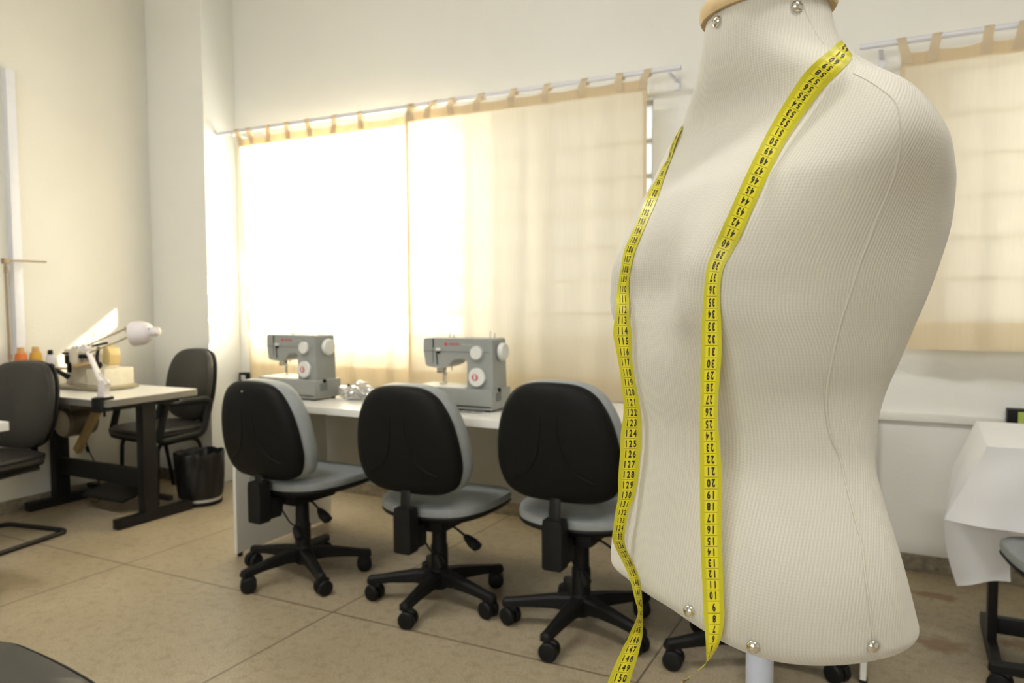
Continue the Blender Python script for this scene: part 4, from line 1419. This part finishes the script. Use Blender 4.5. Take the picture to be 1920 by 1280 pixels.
def visitor_chair(label, arms, loc, rotz, group):
    t = thing('armchair' if arms else 'visitor_chair', label, 'chair', loc, rotz, group)

    def wb(p):
        return V((p.x, -.225 + p.y + .45 * p.x ** 2 - .16 * p.z, .665 + p.z))
    bm = BM(); pillow(bm, VB, [(.02, -.030), (.5, -.030), (.88, -.027), (.97, -.018), (1.0, -.004), (.985, .004), (.6, .004), (.02, .004)], wb)
    bmesh.ops.recalc_face_normals(bm, faces=bm.faces); obj('back_shell', bm, M_BLACKS, t)
    bm = BM(); pillow(bm, VB, [(.02, .004), (.95, .004), (1.0, .016), (1.0, .030), (.96, .046), (.86, .055), (.5, .060), (.02, .060)], wb)
    bmesh.ops.recalc_face_normals(bm, faces=bm.faces); obj('backrest', bm, M_BLACKV, t)

    def ws(p):
        return V((p.x, p.z + .02, .40 + p.y - .45 * max(0, p.z - .1) ** 2))
    bm = BM(); pillow(bm, VS, [(.02, -.02), (.85, -.02), (.97, -.014), (.985, -.004), (.02, -.004)], ws)
    bmesh.ops.recalc_face_normals(bm, faces=bm.faces); obj('seat_pan', bm, M_BLACKS, t)
    bm = BM(); pillow(bm, VS, [(.02, -.004), (.96, -.004), (1.0, .006), (1.005, .020), (.985, .032), (.965, .034), (.93, .043), (.7, .052), (.3, .054), (.02, .054)], ws)
    bmesh.ops.recalc_face_normals(bm, faces=bm.faces); obj('seat', bm, M_BLACKV, t)
    bm = BM(); n = len(VS)
    tube(bm, [ws(V((a * .992, .029, b * .992))) for a, b in VS], .0055, seg=8, closed=True); obj('seat_piping', bm, M_BLACKS, t)
    bm = BM(); tube(bm, [(0, -.10, .378), (0, -.20, .38), (0, -.262, .40), (0, -.262, .50), (0, -.255, .60)], .006, seg=8, sx=4.5, up=(0, 0, 1)); obj('back_bar', bm, M_BLACKM, t)
    if arms:
        for s in (-1, 1):
            x = s * .20
            bm = BM(); tube(bm, round_path([(x, .17, .0), (x, .155, .365), (x, -.11, .365), (x, -.175, 0)], .06), .0125, seg=10); obj('leg_frame', bm, M_BLACKM, t)
            xa = s * .262
            bm = BM(); tube(bm, round_path([(xa, .13, .60), (xa, -.16, .60), (xa, -.10, .395), (xa, .19, .375), (xa, .13, .60)], .05), .015, seg=10, sx=1.5, up=(1, 0, 0)); 
            for yy in (-.05, .12):
                cyl(bm, (xa, yy, .388), (s * .19, yy, .388), .008, seg=8)
            obj('armrest', bm, M_BLACKP, t)
    else:
        for s in (-1, 1):
            x = s * .215
            bm = BM(); tube(bm, round_path([(0, -.26, .0125), (x, -.26, .0125), (x, .20, .0125), (x, .235, .37), (x * .9, -.12, .372)], .05), .0125, seg=10); obj('leg_frame', bm, M_BLACKM, t)
        bm = BM()
        for yy in (-.06, .10):
            cyl(bm, (-.20, yy, .372), (.20, yy, .372), .010, seg=8)
        obj('cross_bar', bm, M_BLACKM, t)
    return t


visitor_chair('black vinyl armchair in the corner behind the white sewing table', True, (-4.09, 3.21, 0), radians(172), 'black vinyl chairs')
vc = visitor_chair('black cantilever chair at left edge with its sled base showing', False, (-4.03, 2.145, 0), radians(189), 'black vinyl chairs')
copy_thing(vc, 'black chair seat with shiny piping in the bottom left corner', (-1.645, 0.73, 0), radians(-6), 'black vinyl chairs')

# waste bin lined with a black bag
wb_ = thing('waste_bin', 'round waste bin lined with a black plastic bag beside the armchair', 'waste bin', (-3.73, 3.17, 0))
bm = BM(); lathe(bm, [(.108, 0), (.116, .006), (.118, .05), (.120, .25), (.116, .25), (.11, .02)], 32); obj('bin_body', bm, mat('bin_grey_white', (.48, .47, .43), rough=.4), wb_)
bm = BM(); lathe(bm, [(.110, .0005), (.121, .004), (.122, .020), (.117, .024)], 32); obj('bin_base', bm, M_BLACKP, wb_)
bm = BM()
rings = []
rnd = random.Random(11)
pp = [rnd.uniform(0, 6.28) for _ in range(6)]
for k, (r, z, amp) in enumerate(((.119, .040, .0), (.125, .055, .003), (.130, .10, .004), (.132, .16, .005), (.134, .22, .006), (.138, .27, .005), (.142, .300, .004), (.139, .310, .004), (.130, .308, .004), (.122, .285, .005), (.115, .22, .006), (.10, .12, .01), (.02, .06, 0))):
    ring = []
    for i in range(56):
        a = 2 * pi * i / 56
        w = amp * (sin(7 * a + pp[0] + z * 9) + .6 * sin(13 * a + pp[1] - z * 14) + .5 * sin(4 * a + pp[2]))
        zz = z + (amp * .9 * sin(9 * a + pp[3]) + .4 * amp * sin(17 * a + pp[4]) if z > .2 else 0)
        ring.append(((r + w) * cos(a), (r + w) * sin(a), zz))
    rings.append(ring)
loft(bm, rings); bmesh.ops.recalc_face_normals(bm, faces=bm.faces); obj('bin_bag', bm, M_BAG, wb_, smooth=50)

# white table whose corner pokes in at the left edge
t = thing('worktable', 'white table corner poking in at the left photo edge', 'table', (-3.74, 1.40, 0))
bm = BM(); box(bm, (0, 0, .7225), (1.32, .655, .035), bevel=.003); obj('tabletop', bm, M_LAM, t)
for sx in (-1, 1):
    bm = BM(); box(bm, (sx * .55, 0, .36), (.05, .07, .69), bevel=.004); box(bm, (sx * .55, 0, .02), (.05, .56, .04), bevel=.004); obj('leg', bm, M_BLACKM, t)

# ------------------------------------------------------------------ cloth table at the right
rt = thing('cloth_table', 'table on black T legs under a white oilcloth at the right', 'table', (0.90, 3.005, 0))
bm = BM(); box(bm, (0, .003, .7225), (1.31, .52, .035), bevel=.003); obj('tabletop', bm, M_LAM, rt)
for sx in (-1, 1):
    x = sx * .625
    bm = BM(); box(bm, (x, .0, .37), (.028, .06, .67), bevel=.004); p = obj('leg', bm, M_BLACKM, rt)
    bm = BM(); box(bm, (x, .03, .025), (.032, .42, .045), bevel=.006); obj('foot', bm, M_BLACKM, rt)
bm = BM(); box(bm, (0, .03, .085), (1.22, .03, .055), bevel=.004); obj('stretcher', bm, M_BLACKM, rt)


def tablecloth():
    bm = BM()

    def patch(fn, nu, nv):
        g = [[bm.verts.new(fn(i / nu, j / nv)) for i in range(nu + 1)] for j in range(nv + 1)]
        for j in range(nv):
            for i in range(nu):
                bm.faces.new((g[j][i], g[j][i + 1], g[j + 1][i + 1], g[j + 1][i]))
    x0, x1, yf, yb, zt = .228, 1.575, 2.738, 3.285, .7435
    mix = lambda a, b, t: a + (b - a) * t
    patch(lambda u, v: V((mix(x0 + .006 * v, x1, u), mix(yf, yb, v), zt + .0012 * sin(u * 30) * sin(v * 9))), 60, 30)
    tip = V((.118, 2.795, .487))

    def front(u, v):
        top = V((mix(x0, x1, u), yf - .004 * v, zt))
        bot = V((mix(tip.x, x1, u), mix(tip.y, 2.705, min(1, u * 5)), .487 - .004 * sin(u * 6)))
        p = top.lerp(bot, v)
        w = min(1, u * 9)
        p.y -= w * (.020 * sin(pi * v) ** 2 * (.5 + .5 * cos(u * 22)) * (1 - .3 * u) + .016 * v * v * sin(u * 34))
        return p
    patch(front, 60, 18)

    def side(u, v):
        top = V((mix(x0, x0 + .006, u), mix(yf, yb, u), zt))
        bot = V((mix(tip.x, .165, u), mix(tip.y, 3.31, u), mix(.487, .56, u)))
        p = top.lerp(bot, v)
        p.x -= .018 * sin(pi * v) * (.6 + .4 * sin(u * 9)) * sin(pi * min(1, u * 1.2))
        return p
    patch(side, 30, 18)

    # long loose tail of the side drop, folded in under the front drop
    def tail(u, v):
        a = (V((.128, 2.93, .50)), V((.117, 2.985, .36)), V((.168, 2.95, .226)))
        b = (V((.297, 2.83, .51)), V((.305, 2.87, .39)), V((.312, 2.875, .288)))
        q = lambda t: (1 - v) ** 2 * t[0] + 2 * v * (1 - v) * t[1] + v * v * t[2]
        p = q(a).lerp(q(b), u)
        p.y += .028 * sin(pi * u) * (1 - v * .5) - .012 * sin(2 * pi * u) * v
        return p
    patch(tail, 20, 22)
    bmesh.ops.remove_doubles(bm, verts=bm.verts, dist=.0008)
    o = obj('tablecloth', bm, M_CLOTH, smooth=40)
    return tag(o, 'white oilcloth draped over the table at right, corner hanging in folds', 'tablecloth')


tablecloth()

# scraps of pink thread on the floor
bm = BM()
rnd = random.Random(2)
for k in range(3):
    c = V((rnd.uniform(-.03, .03), rnd.uniform(-.02, .02), .002))
    tube(bm, smooth_path([c + V((rnd.uniform(-.03, .03), rnd.uniform(-.02, .02), 0)) for _ in range(4)], 4), .0012, seg=5)
o = obj('thread_scrap', bm, M_PINK); o.location = (0.075, 2.545, 0)
tag(o, 'scraps of pink thread on the floor at lower right', 'thread')
